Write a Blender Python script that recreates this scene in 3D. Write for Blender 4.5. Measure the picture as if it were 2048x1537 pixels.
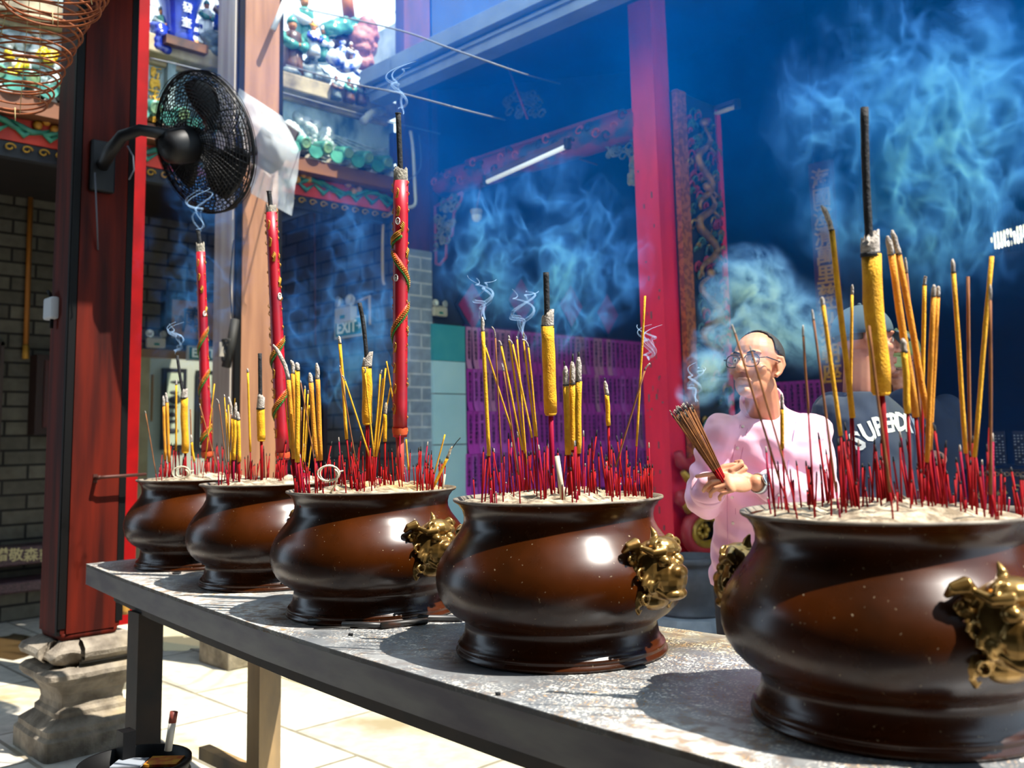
import bpy, bmesh, math, random
from mathutils import Vector, Matrix, Euler, noise
for _o in list(bpy.data.objects): bpy.data.objects.remove(_o)
S = bpy.context.scene
COL = S.collection
R = random.Random(7)
PI = math.pi
# ------------------------------------------------------------------ camera
EYE = Vector((0, 0, 1.40)); FPX = 1896.4; PX, PY = 1024.0, 647.5
_ya, _pi, _ro = math.radians(44.6058), math.radians(6.8521), math.radians(-1.1684)
FW = Vector((-math.cos(_ya)*math.cos(_pi), math.sin(_ya)*math.cos(_pi), math.sin(_pi)))
_r0 = FW.cross(Vector((0, 0, 1))).normalized(); _u0 = _r0.cross(FW)
RT = math.cos(_ro)*_r0 + math.sin(_ro)*_u0
UP = -math.sin(_ro)*_r0 + math.cos(_ro)*_u0
cam_d = bpy.data.cameras.new('camera'); cam = bpy.data.objects.new('camera', cam_d); COL.objects.link(cam)
cam.matrix_world = Matrix(((RT.x, UP.x, -FW.x, EYE.x), (RT.y, UP.y, -FW.y, EYE.y), (RT.z, UP.z, -FW.z, EYE.z), (0, 0, 0, 1)))
cam_d.sensor_width = 36.0; cam_d.lens = 36.0*FPX/2048
cam_d.shift_y = -(768.5-PY)/2048
cam_d.clip_start = 0.05; cam_d.clip_end = 200
cam_d.dof.use_dof = True; cam_d.dof.focus_distance = 2.55; cam_d.dof.aperture_fstop = 3.5
S.camera = cam
# ------------------------------------------------------------------ sky, sun, exposure
W = bpy.data.worlds.new('sky'); S.world = W; W.use_nodes = True
_nt = W.node_tree; _bg = _nt.nodes['Background']
_bg.inputs['Color'].default_value = (0.64, 0.82, 1.0, 1); _bg.inputs['Strength'].default_value = 2.2
SUN = Vector((0.50, 0.15, 0.85)).normalized()
sd = bpy.data.lights.new('sun', 'SUN'); sun = bpy.data.objects.new('sun', sd); COL.objects.link(sun)
sd.energy = 9.5; sd.angle = math.radians(0.6); sd.color = (1.0, 0.95, 0.86)
sun.rotation_euler = SUN.to_track_quat('Z', 'Y').to_euler(); sun.location = (4, 2, 8)
S.view_settings.view_transform = 'Standard'; S.view_settings.look = 'None'
S.view_settings.exposure = 0.35; S.view_settings.gamma = 1.0; S.view_settings.use_curve_mapping = False
try:
    cy = S.cycles
    cy.use_denoising = True; cy.max_bounces = 7; cy.diffuse_bounces = 3; cy.glossy_bounces = 3
    cy.transmission_bounces = 4; cy.volume_bounces = 0; cy.transparent_max_bounces = 24
    cy.volume_step_rate = 1.0; cy.volume_max_steps = 96; cy.caustics_reflective = False; cy.caustics_refractive = False
    cy.sample_clamp_indirect = 4.0; cy.use_adaptive_sampling = True; cy.adaptive_threshold = 0.07
except Exception: pass

# ------------------------------------------------------------------ measuring: a sight line of the photograph met with a known plane of the place
def ray(px, py): return FW + RT*((px-PX)/FPX) - UP*((py-PY)/FPX)
def onX(px, py, X): d = ray(px, py); return EYE + d*((X-EYE.x)/d.x)
def onY(px, py, Y): d = ray(px, py); return EYE + d*((Y-EYE.y)/d.y)
def onZ(px, py, Z): d = ray(px, py); return EYE + d*((Z-EYE.z)/d.z)
def atD(px, py, D): return EYE + ray(px, py)*D
def depth(p): return (Vector(p)-EYE).dot(FW)

# ------------------------------------------------------------------ materials
def rgb(h):
    h = h.lstrip('#'); c = [int(h[i:i+2], 16)/255 for i in (0, 2, 4)]
    return tuple(x/12.92 if x <= .04045 else ((x+.055)/1.055)**2.4 for x in c)
MATS = {}
def M(name, col, rough=.6, metal=0., col2=None, scale=8., detail=4., stretch=(1, 1, 1), bump=0., bscale=None, lo=.35, hi=.65, spec=.5, coat=0., emit=None, alpha=None, trans=0., sheen=0., sss=0.):
    if name in MATS: return MATS[name]
    m = bpy.data.materials.new(name); m.use_nodes = True; nt = m.node_tree; b = nt.nodes['Principled BSDF']
    if isinstance(col, str): col = rgb(col)
    if isinstance(col2, str): col2 = rgb(col2)
    b.inputs['Base Color'].default_value = (*col, 1); b.inputs['Roughness'].default_value = rough; b.inputs['Metallic'].default_value = metal
    b.inputs['Specular IOR Level'].default_value = spec
    if coat: b.inputs['Coat Weight'].default_value = coat; b.inputs['Coat Roughness'].default_value = .12
    if sss: b.inputs['Subsurface Weight'].default_value = sss; b.inputs['Subsurface Radius'].default_value = (.01, .004, .002); b.inputs['Subsurface Scale'].default_value = 1.
    if sheen: b.inputs['Sheen Weight'].default_value = sheen
    if emit: b.inputs['Emission Color'].default_value = (*emit[0], 1); b.inputs['Emission Strength'].default_value = emit[1]
    if alpha is not None: b.inputs['Alpha'].default_value = alpha
    if trans: b.inputs['Transmission Weight'].default_value = trans
    if col2 is not None or bump:
        tc = nt.nodes.new('ShaderNodeTexCoord'); mp = nt.nodes.new('ShaderNodeMapping'); mp.inputs['Scale'].default_value = stretch
        nt.links.new(tc.outputs['Object'], mp.inputs['Vector'])
        nz = nt.nodes.new('ShaderNodeTexNoise'); nz.inputs['Scale'].default_value = scale; nz.inputs['Detail'].default_value = detail
        nt.links.new(mp.outputs['Vector'], nz.inputs['Vector'])
        if col2 is not None:
            cr = nt.nodes.new('ShaderNodeValToRGB'); e = cr.color_ramp.elements
            e[0].position = lo; e[1].position = hi; e[0].color = (*col, 1); e[1].color = (*col2, 1)
            nt.links.new(nz.outputs['Fac'], cr.inputs['Fac']); nt.links.new(cr.outputs['Color'], b.inputs['Base Color'])
        if bump:
            n2 = nz
            if bscale:
                n2 = nt.nodes.new('ShaderNodeTexNoise'); n2.inputs['Scale'].default_value = bscale; n2.inputs['Detail'].default_value = 3
                nt.links.new(mp.outputs['Vector'], n2.inputs['Vector'])
            bp = nt.nodes.new('ShaderNodeBump'); bp.inputs['Strength'].default_value = bump; bp.inputs['Distance'].default_value = .01
            nt.links.new(n2.outputs['Fac'], bp.inputs['Height']); nt.links.new(bp.outputs['Normal'], b.inputs['Normal'])
    MATS[name] = m; return m
def brick_mat(name, c1, c2, mortar, bw, bh, msize, axis, rough=.8, dirt=None, offset=.5, bump=.4):
    """courses laid along world axis: axis 'Y' = wall facing X, 'X' = wall facing Y, 'F' = floor"""
    m = bpy.data.materials.new(name); m.use_nodes = True; nt = m.node_tree; b = nt.nodes['Principled BSDF']; b.inputs['Roughness'].default_value = rough
    tc = nt.nodes.new('ShaderNodeTexCoord'); sp = nt.nodes.new('ShaderNodeSeparateXYZ'); cb = nt.nodes.new('ShaderNodeCombineXYZ')
    nt.links.new(tc.outputs['Object'], sp.inputs[0])
    a = {'Y': ('Y', 'Z'), 'X': ('X', 'Z'), 'F': ('X', 'Y')}[axis]
    nt.links.new(sp.outputs[a[0]], cb.inputs[0]); nt.links.new(sp.outputs[a[1]], cb.inputs[1])
    br = nt.nodes.new('ShaderNodeTexBrick'); nt.links.new(cb.outputs[0], br.inputs['Vector'])
    br.inputs['Color1'].default_value = (*c1, 1); br.inputs['Color2'].default_value = (*c2, 1); br.inputs['Mortar'].default_value = (*mortar, 1)
    br.inputs['Scale'].default_value = 1.; br.inputs['Brick Width'].default_value = bw; br.inputs['Row Height'].default_value = bh
    br.inputs['Mortar Size'].default_value = msize; br.inputs['Mortar Smooth'].default_value = .3; br.offset = offset
    nz = nt.nodes.new('ShaderNodeTexNoise'); nz.inputs['Scale'].default_value = 14; nz.inputs['Detail'].default_value = 6
    nt.links.new(tc.outputs['Object'], nz.inputs['Vector'])
    mx = nt.nodes.new('ShaderNodeMix'); mx.data_type = 'RGBA'; mx.blend_type = 'MULTIPLY'; mx.inputs['Factor'].default_value = .55
    nt.links.new(br.outputs['Color'], mx.inputs['A'])
    cr = nt.nodes.new('ShaderNodeValToRGB'); cr.color_ramp.elements[0].position = .3; cr.color_ramp.elements[0].color = (.45, .45, .45, 1); cr.color_ramp.elements[1].position = .7
    nt.links.new(nz.outputs['Fac'], cr.inputs['Fac']); nt.links.new(cr.outputs['Color'], mx.inputs['B'])
    out = mx.outputs['Result']
    if dirt:
        n3 = nt.nodes.new('ShaderNodeTexNoise'); n3.inputs['Scale'].default_value = dirt[1]; n3.inputs['Detail'].default_value = 5
        nt.links.new(tc.outputs['Object'], n3.inputs['Vector'])
        c3 = nt.nodes.new('ShaderNodeValToRGB'); c3.color_ramp.elements[0].position = dirt[2]; c3.color_ramp.elements[1].position = dirt[2]+.08
        nt.links.new(n3.outputs['Fac'], c3.inputs['Fac'])
        m3 = nt.nodes.new('ShaderNodeMix'); m3.data_type = 'RGBA'
        nt.links.new(c3.outputs['Color'], m3.inputs['Factor']); nt.links.new(out, m3.inputs['A']); m3.inputs['B'].default_value = (*dirt[0], 1); out = m3.outputs['Result']
    nt.links.new(out, b.inputs['Base Color'])
    bp = nt.nodes.new('ShaderNodeBump'); bp.inputs['Strength'].default_value = bump; bp.inputs['Distance'].default_value = .008
    iv = nt.nodes.new('ShaderNodeMath'); iv.operation = 'SUBTRACT'; iv.inputs[0].default_value = 1.; nt.links.new(br.outputs['Fac'], iv.inputs[1])
    nt.links.new(iv.outputs[0], bp.inputs['Height']); nt.links.new(bp.outputs['Normal'], b.inputs['Normal'])
    MATS[name] = m; return m

# ------------------------------------------------------------------ mesh builder
class MB:
    def __init__(s): s.v = []; s.f = []; s.m = []; s.sm = []
    def add(s, vs, fs, mi=0, smooth=True):
        o = len(s.v); s.v += [Vector(v) for v in vs]
        for f in fs: s.f.append([i+o for i in f]); s.m.append(mi); s.sm.append(smooth)
        return s
    def box(s, lo, hi, mi=0, mat=None):
        x0, y0, z0 = lo; x1, y1, z1 = hi
        vs = [Vector(p) for p in ((x0, y0, z0), (x1, y0, z0), (x1, y1, z0), (x0, y1, z0), (x0, y0, z1), (x1, y0, z1), (x1, y1, z1), (x0, y1, z1))]
        if mat is not None: vs = [mat @ v for v in vs]
        return s.add(vs, [(0, 3, 2, 1), (4, 5, 6, 7), (0, 1, 5, 4), (1, 2, 6, 5), (2, 3, 7, 6), (3, 0, 4, 7)], mi, False)
    def tube(s, pts, rad, n=8, mi=0, caps=True, smooth=True, flat=1.0):
        pts = [Vector(p) for p in pts]; k = len(pts)
        rs = rad if isinstance(rad, (list, tuple)) else [rad]*k
        t0 = (pts[1]-pts[0]).normalized(); a = Vector((0, 0, 1)) if abs(t0.z) < .9 else Vector((1, 0, 0))
        nrm = t0.cross(a).normalized(); vs = []; fs = []
        for i, p in enumerate(pts):
            t = (pts[min(i+1, k-1)]-pts[max(i-1, 0)])
            t = t.normalized() if t.length > 1e-9 else t0
            nrm = (nrm-t*nrm.dot(t)); nrm = nrm.normalized() if nrm.length > 1e-6 else t.orthogonal().normalized()
            b = t.cross(nrm)
            for j in range(n):
                an = 2*PI*j/n; vs.append(p+(nrm*math.cos(an)+b*math.sin(an)*flat)*rs[i])
        for i in range(k-1):
            for j in range(n): fs.append((i*n+j, i*n+(j+1) % n, (i+1)*n+(j+1) % n, (i+1)*n+j))
        if caps: fs.append(tuple(range(n-1, -1, -1))); fs.append(tuple((k-1)*n+j for j in range(n)))
        return s.add(vs, fs, mi, smooth)
    def lathe(s, prof, n=48, c=(0, 0, 0), mi=0, axis=None, sq=None, smooth=True):
        """prof: (radius, height) pairs; sq = superellipse exponent for squarish sections"""
        c = Vector(c); vs = []; fs = []; k = len(prof)
        q = axis.to_track_quat('Z', 'Y') if axis is not None else None
        for r, h in prof:
            for j in range(n):
                a = 2*PI*j/n; x, y = math.cos(a), math.sin(a); rr = r
                if sq: rr = r/((abs(x)**sq+abs(y)**sq)**(1/sq))
                p = Vector((x*rr, y*rr, h)); vs.append(c+(q @ p if q else p))
        for i in range(k-1):
            for j in range(n): fs.append((i*n+j, i*n+(j+1) % n, (i+1)*n+(j+1) % n, (i+1)*n+j))
        if prof[0][0] > 1e-5: fs.append(tuple(range(n-1, -1, -1)))
        if prof[-1][0] > 1e-5: fs.append(tuple((k-1)*n+j for j in range(n)))
        return s.add(vs, fs, mi, smooth)
    def ell(s, c, r, n=12, m=8, mi=0, rot=None):
        c = Vector(c); r = r if isinstance(r, (tuple, list)) else (r, r, r); vs = []; fs = []
        for i in range(1, m):
            th = PI*i/m
            for j in range(n):
                ph = 2*PI*j/n; p = Vector((r[0]*math.sin(th)*math.cos(ph), r[1]*math.sin(th)*math.sin(ph), r[2]*math.cos(th)))
                vs.append(c+(rot @ p if rot is not None else p))
        for sg in (1, -1):
            p = Vector((0, 0, r[2]*sg)); vs.append(c+(rot @ p if rot is not None else p))
        T, B = len(vs)-2, len(vs)-1
        for i in range(m-2):
            for j in range(n): fs.append((i*n+j, (i+1)*n+j, (i+1)*n+(j+1) % n, i*n+(j+1) % n))
        for j in range(n): fs.append((T, j, (j+1) % n)); fs.append((B, (m-2)*n+(j+1) % n, (m-2)*n+j))
        return s.add(vs, fs, mi, True)
    def prism(s, poly, d, mi=0):
        """poly: list of 3D points (a closed outline), extruded by vector d"""
        d = Vector(d); n = len(poly); poly = [Vector(p) for p in poly]
        nrm = Vector((0, 0, 0))
        for i in range(n): nrm += poly[i].cross(poly[(i+1) % n])
        if nrm.dot(d) > 0: poly = poly[::-1]
        vs = poly+[p+d for p in poly]
        fs = [tuple(range(n)), tuple(range(2*n-1, n-1, -1))]+[(i, i+n, (i+1) % n+n, (i+1) % n) for i in range(n)]
        return s.add(vs, fs, mi, False)
    def sheet(s, grid, mi=0, th=0.):
        """grid[i][j] of points -> surface"""
        a = len(grid); b = len(grid[0]); vs = [p for row in grid for p in row]
        fs = [(i*b+j, i*b+j+1, (i+1)*b+j+1, (i+1)*b+j) for i in range(a-1) for j in range(b-1)]
        return s.add(vs, fs, mi, True)
    def build(s, name, mats, parent=None, loc=None, auto=True):
        me = bpy.data.meshes.new(name)
        if parent is not None and loc is None: base = WL[parent.name]
        else: base = Vector(loc) if loc is not None else Vector((0, 0, 0))
        me.from_pydata([tuple(v-base) for v in s.v], [], s.f)
        if not isinstance(mats, (list, tuple)): mats = [mats]
        for m in mats: me.materials.append(m)
        me.polygons.foreach_set('material_index', s.m); me.polygons.foreach_set('use_smooth', s.sm)
        me.update()
        o = bpy.data.objects.new(name, me); COL.objects.link(o)
        if parent is not None:
            o.parent = parent; o.location = base-WL[parent.name]
        else: o.location = base
        WL[o.name] = base
        return o
WL = {}   # world location of every object built here
def thing(name, loc, label, cat, group=None):
    o = bpy.data.objects.new(name, None); COL.objects.link(o); o.location = loc; o.empty_display_size = .05
    WL[o.name] = Vector(loc); return tag(o, label, cat, group)
def tag(o, label=None, cat=None, group=None, kind=None):
    if label: o['label'] = label
    if cat: o['category'] = cat
    if group: o['group'] = group
    if kind: o['kind'] = kind
    return o
def struct(o, label=None): o['kind'] = 'structure'; return tag(o, label)
def mod(o, kind, **k):
    m = o.modifiers.new(kind.lower(), kind)
    for a, b in k.items(): setattr(m, a, b)
    return m
def bevel(o, w, seg=2): return mod(o, 'BEVEL', width=w, segments=seg, limit_method='ANGLE', angle_limit=.7)
BENCH = bpy.data.scenes.new('workbench')   # an empty scene in which single meshes are evaluated quickly
def baked(o):
    BENCH.collection.objects.link(o); BENCH.view_layers[0].update(); dg = BENCH.view_layers[0].depsgraph
    me = bpy.data.meshes.new_from_object(o.evaluated_get(dg)); BENCH.collection.objects.unlink(o); return me
def apply_mods(o):
    t = bpy.data.objects.new('tmp', o.data)
    for m in o.modifiers:
        k = t.modifiers.new(m.name, m.type)
        for a in ('mode', 'voxel_size', 'use_smooth_shade', 'factor', 'iterations'):
            if hasattr(m, a): setattr(k, a, getattr(m, a))
    me = baked(t); bpy.data.objects.remove(t); o.modifiers.clear(); o.data = me; return o
def orient(origin, right, up): 
    r = Vector(right).normalized(); u = Vector(up); u = (u-r*u.dot(r)).normalized(); n = r.cross(u)
    return Matrix(((r.x, u.x, n.x, origin[0]), (r.y, u.y, n.y, origin[1]), (r.z, u.z, n.z, origin[2]), (0, 0, 0, 1)))
def text_mesh(txt, size, depth_=.001, spacing=1., bold=0.):
    cu = bpy.data.curves.new('lettering', 'FONT'); cu.body = txt; cu.size = size; cu.extrude = depth_; cu.align_x = 'CENTER'; cu.align_y = 'CENTER'
    cu.space_line = spacing; cu.offset = bold; cu.resolution_u = 2
    o = bpy.data.objects.new('lettering', cu); me = baked(o); bpy.data.objects.remove(o); return me
def lettering(name, txt, size, mat, parent, origin, right, up, depth_=.001, spacing=1., bold=0.):
    me = text_mesh(txt, size, depth_, spacing, bold); me.materials.clear(); me.materials.append(mat)
    o = bpy.data.objects.new(name, me); COL.objects.link(o)
    mw = orient(origin, right, up)
    if parent is not None: o.parent = parent; mw = Matrix.Translation(-WL[parent.name]) @ mw
    o.matrix_basis = mw; WL[o.name] = Vector(origin); return o
# ================================================================== the place: floor, walls, roofs
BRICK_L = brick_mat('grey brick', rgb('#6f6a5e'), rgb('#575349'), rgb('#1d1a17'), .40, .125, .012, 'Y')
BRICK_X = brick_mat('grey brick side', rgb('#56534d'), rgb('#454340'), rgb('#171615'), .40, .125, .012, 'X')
BRICK_P = brick_mat('pale brick', rgb('#a3b0c0'), rgb('#909eb0'), rgb('#d6dade'), .25, .107, .009, 'Y')
BRICK_W = brick_mat('white brick', rgb('#c8ced6'), rgb('#b4bcc6'), rgb('#8a929c'), .5, .16, .01, 'Y')
FLOORM = brick_mat('granite paving', rgb('#cfc9be'), rgb('#b9b2a6'), rgb('#857e72'), 1.05, .52, .012, 'F', .75, dirt=(rgb('#8d8068'), 1.1, .60), bump=.25)
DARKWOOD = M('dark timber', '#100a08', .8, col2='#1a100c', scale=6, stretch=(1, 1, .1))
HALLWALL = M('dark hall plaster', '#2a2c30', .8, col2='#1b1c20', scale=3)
REDWOOD = M('red brown boards', '#5b2016', .6, col2='#3b130e', scale=9, stretch=(1, 1, .15))
STONE = M('pale stone', '#8f8576', .85, col2='#5f564b', scale=11, bump=.5, bscale=60)
o = MB().box((-10, -4, -.1), (6, 11, 0)).build('floor', FLOORM); struct(o)
b = MB()
b.box((-9, -1, 0), (-8.8, 3.80, 3.6)).box((-9, 4.64, 0), (-8.8, 4.85, 3.6)).box((-9, 3.80, 2.25), (-8.8, 4.64, 3.6))
struct(b.build('wall_left', BRICK_L))
# side wall of the gallery with its own doorway, ending in the pale brick pier
DX0, DX1 = onY(578, 800, 4.7).x, onY(655, 800, 4.7).x
b = MB()
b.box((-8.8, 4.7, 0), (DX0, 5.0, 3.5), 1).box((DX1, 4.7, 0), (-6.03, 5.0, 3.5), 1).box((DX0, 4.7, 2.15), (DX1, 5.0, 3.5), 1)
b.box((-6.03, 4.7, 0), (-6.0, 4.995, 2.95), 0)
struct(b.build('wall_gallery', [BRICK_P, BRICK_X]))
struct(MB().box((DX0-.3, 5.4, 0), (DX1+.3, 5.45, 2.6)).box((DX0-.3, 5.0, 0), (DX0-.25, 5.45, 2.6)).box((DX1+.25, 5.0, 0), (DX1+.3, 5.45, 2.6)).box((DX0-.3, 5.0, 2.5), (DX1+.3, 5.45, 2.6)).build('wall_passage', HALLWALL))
o = MB().box((DX0, 4.78, 0), (DX0+.04, 5.0, 2.15)).box((DX1-.05, 4.69, 0), (DX1, 5.0, 2.15)).box((DX0, 4.69, 2.10), (DX1, 5.0, 2.15)).build('door_2', M('door frame brown', '#2c1a16', .6)); struct(o)
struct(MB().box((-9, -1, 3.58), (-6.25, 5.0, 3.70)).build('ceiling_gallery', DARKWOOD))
# the room behind the doorway
struct(MB().box((-10.2, 3.2, 0), (-10.1, 5.4, 2.6)).build('wall_inner', M('grey green plaster', '#8c9080', .8)))
CREAM = M('cream paint', '#b0a883', .6, col2='#9a906c', scale=5)
b = MB().box((-8.83, 3.74, 0), (-8.76, 3.83, 2.22)).box((-8.83, 4.62, 0), (-8.76, 4.70, 2.22)).box((-8.84, 3.70, 2.22), (-8.75, 4.70, 2.30), 1)
b.box((-8.80, 3.86, 1.62), (-8.77, 3.875, 2.06), 1)
struct(b.build('door_1', [CREAM, M('tan door head', '#8f6f4a', .6)]))
# hall on the right: walls, ceiling, eave
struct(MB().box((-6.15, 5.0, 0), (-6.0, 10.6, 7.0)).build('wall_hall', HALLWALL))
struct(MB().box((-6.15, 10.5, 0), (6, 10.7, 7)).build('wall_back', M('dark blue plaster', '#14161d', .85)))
struct(MB().box((5.6, -4, 0), (5.8, 1.7, 4.0)).build('wall_shade', HALLWALL))  # unseen wall added to block sky light from the pots' near side
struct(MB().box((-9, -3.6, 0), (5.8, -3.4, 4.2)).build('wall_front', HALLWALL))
b = MB(); b.prism([(-6.2, 4.42, 4.16), (-6.2, 10.7, 6.2), (-6.2, 10.7, 6.35), (-6.2, 4.42, 4.30)], (12, 0, 0))
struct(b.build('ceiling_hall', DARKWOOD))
GUT = M('grey gutter metal', '#7c8794', .5, metal=.3, col2='#68727e', scale=4)
b = MB().box((-5.93, 4.22, 4.17), (5, 4.42, 4.29)).box((-5.90, 4.29, 4.05), (5, 4.44, 4.165)).box((-5.93, 4.27, 4.12), (5, 4.29, 4.145))
b.box((-5.55, 4.215, 4.17), (-5.53, 4.22, 4.29))
o = b.build('roof_gutter', GUT, loc=(-.5, 4.3, 4.05)); tag(o, 'long stepped grey metal gutter along the front edge of the dark hall roof', 'gutter'); bevel(o, .008)
# unseen roof slabs over the near side, placed to cut sun and sky light
struct(MB().box((-4.92, .45, 3.92), (-3.62, 2.35, 4.05)).build('ceiling_shade', DARKWOOD))  # added slab, sized to cast the shade on the left pillar's top
struct(MB().box((-5.2, -4, 3.55), (6, 1.05, 3.7)).build('ceiling_front', DARKWOOD))  # roof over the viewer, edge drawn out to darken the pot fronts
# boarded lintel above the pier, at the end of the gallery
b = MB().box((-6.12, 4.72, 2.95), (-6.0, 5.02, 5.2)).box((-6.0, 4.98, 2.95), (-5.96, 5.04, 4.6))
struct(b.build('wall_boards', REDWOOD))
struct(MB().box((-9.6, 3.2, 3.7), (-8.9, 4.9, 7.5)).build('wall_upper', BRICK_W))

# ------------------------------------------------------------------ pillars
WOOD = M('brown pillar wood', '#561406', .6, col2='#2a0804', scale=5, detail=8, stretch=(3, 3, .25), spec=.12, bump=.15)
WOOD2 = M('sun bleached pillar wood', '#96684a', .65, col2='#7a5038', scale=5, detail=8, stretch=(3, 3, .25), bump=.15)
WOOD3 = M('weathered grey pillar wood', '#b3a699', .7, col2='#94847a', scale=5, detail=8, stretch=(3, 3, .2))
BLACK = M('black lacquer', '#040303', .6, spec=.15)
def notched(x0, x1, y0, y1, z0, z1, n=.035, r=.012):
    """square post whose four corners are cut back in a step, as a prism"""
    poly = [(x0+n, y0), (x1-n, y0), (x1-n, y0+r), (x1-r, y0+r), (x1-r, y0+n), (x1, y0+n), (x1, y1-n), (x1-r, y1-n), (x1-r, y1-r), (x1-n, y1-r), (x1-n, y1), (x0+n, y1), (x0+n, y1-r), (x0+r, y1-r), (x0+r, y1-n), (x0, y1-n), (x0, y0+n), (x0+r, y0+n), (x0+r, y0+r), (x0+n, y0+r)]
    return [Vector((x, y, z0)) for x, y in poly], (0, 0, z1-z0)
pil = thing('wooden_pillar', (-4.84, 1.81, 0), 'thick square red-brown wooden pillar on a chipped stone pedestal, left of the table', 'pillar')
b = MB()
# shaft with a rounded foot
b.prism(*notched(-4.985, -4.70, 1.655, 1.95, .535, 4.05))
b.lathe([(.122, .50), (.134, .51), (.1395, .535)], 96, (-4.8425, 1.8025, 0), 0, sq=9)
b.prism([(-4.714, 1.672, .53), (-4.735, 1.672, .53), (-4.735, 1.651, .53), (-4.714, 1.651, .53)], (0, 0, 3.5), 1)
b.box((-4.733, 1.655, .56), (-4.706, 1.688, 4.0), 1).box((-4.733, 1.92, .56), (-4.706, 1.953, 4.0), 1)
b.build('shaft', [WOOD, BLACK], pil)
b = MB().lathe([(.235, 0), (.235, .085), (.22, .10), (.22, .125), (.165, .165), (.165, .185), (.15, .20), (.145, .225), (.152, .265), (.18, .305), (.21, .325), (.225, .345), (.225, .365), (.205, .385), (.165, .395), (.16, .41)], 120, (-4.84, 1.82, 0), 0, sq=14)
b.lathe([(.16, .40), (.20, .415), (.232, .435), (.238, .455), (.228, .475), (.18, .50), (.16, .505)], 120, (-4.84, 1.82, 0), 0, sq=7)
o = b.build('pedestal', STONE, pil); o.data.polygons.foreach_set('use_smooth', [False]*len(o.data.polygons))
me = o.data
for v in me.vertices:
    w = v.co+Vector((-4.84, 1.81, 0)); n3 = noise.noise(w*14)
    v.co += Vector((n3, noise.noise(w*14+Vector((5, 0, 0))), noise.noise(w*11+Vector((0, 9, 0)))))*.0035
    if w.z > .39 and w.x > -4.74 and w.y < 1.74: v.co += Vector((-.05-.03*n3, .03, -.01+.03*n3))
b = MB().tube([(-4.69, 1.80, 1.245), (-4.645, 1.80, 1.25), (-4.635, 1.83, 1.252), (-4.635, 2.02, 1.256)], .008, 8); b.tube([(-4.70, 1.80, 1.245), (-4.64, 1.80, 1.25)], .010, 8)
b.box((-4.70, 1.79, 1.225), (-4.696, 1.81, 1.265))
b.build('iron_bracket', M('rusty iron', '#4a2a22', .6, metal=.5), pil)
# thin metal strap where shaft meets stone
mp = thing('wooden_pillar', (-5.75, 3.2, 0), 'sun-bleached square wooden pillar on a grey stone block, behind the fan and plastic cover', 'pillar')
b = MB().prism(*notched(-5.93, -5.62, 3.02, 3.36, .22, 5.2, .04, .015))
b.build('shaft', [WOOD2], mp)
b = MB().box((-5.90, 3.0045, .22), (-5.66, 3.0195, 5.2)); b.build('side_board', [WOOD3], mp)
b = MB().box((-5.658, 3.022, .22), (-5.627, 3.058, 5.2)).box((-5.658, 3.323, .22), (-5.627, 3.357, 5.2)); b.build('corner_groove', BLACK, mp)
bevel(MB().box((-5.97, 2.98, 0), (-5.58, 3.40, .22)).build('stone_block', STONE, mp), .01)
RED = M('red lacquer', '#f01e40', .5, col2='#d61634', scale=5, detail=6, stretch=(2, 2, .4))
rp = thing('red_pillar', (-5.84, 2.29, 0), 'narrow glossy red pillar half hidden behind the left brown pillar', 'pillar')
MB().box((-5.95, 2.13, .35), (-5.73, 2.447, 4.6)).build('shaft', M('bright red lacquer', '#8c0306', .55, col2='#700205', scale=4, spec=.12), rp)
MB().lathe([(.19, 0), (.19, .1), (.15, .16), (.17, .24), (.19, .30), (.17, .35)], 40, (-5.84, 2.29, 0), 0, sq=6).build('stone_base', M('white stone', '#a9a59c', .7), rp)
hp = thing('red_pillar', (-3.70, 5.04, 0), 'tall scratched red pillar standing at the front of the hall, left of the man', 'pillar')
b = MB()
lean = .02
b.prism([(-3.80, 4.95, .2), (-3.61, 4.95, .2), (-3.61, 5.12, .2), (-3.80, 5.12, .2)], (-.035, .01, 4.3))
for q in range(40):
    zz = R.uniform(.7, 3.2); xx = R.uniform(-3.78, -3.64); t = (zz-.2)/4.3
    b.box((xx-.035*t, 4.9455+.01*t, zz), (xx-.035*t+R.uniform(.002, .01), 4.952+.01*t, zz+R.uniform(.005, .05)), 1)
b.build('shaft', [RED, M('grey chips', '#6b5a5a', .8)], hp)
MB().box((-3.87, 4.88, 0), (-3.54, 5.19, .2)).build('stone_base', STONE, hp)
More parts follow.
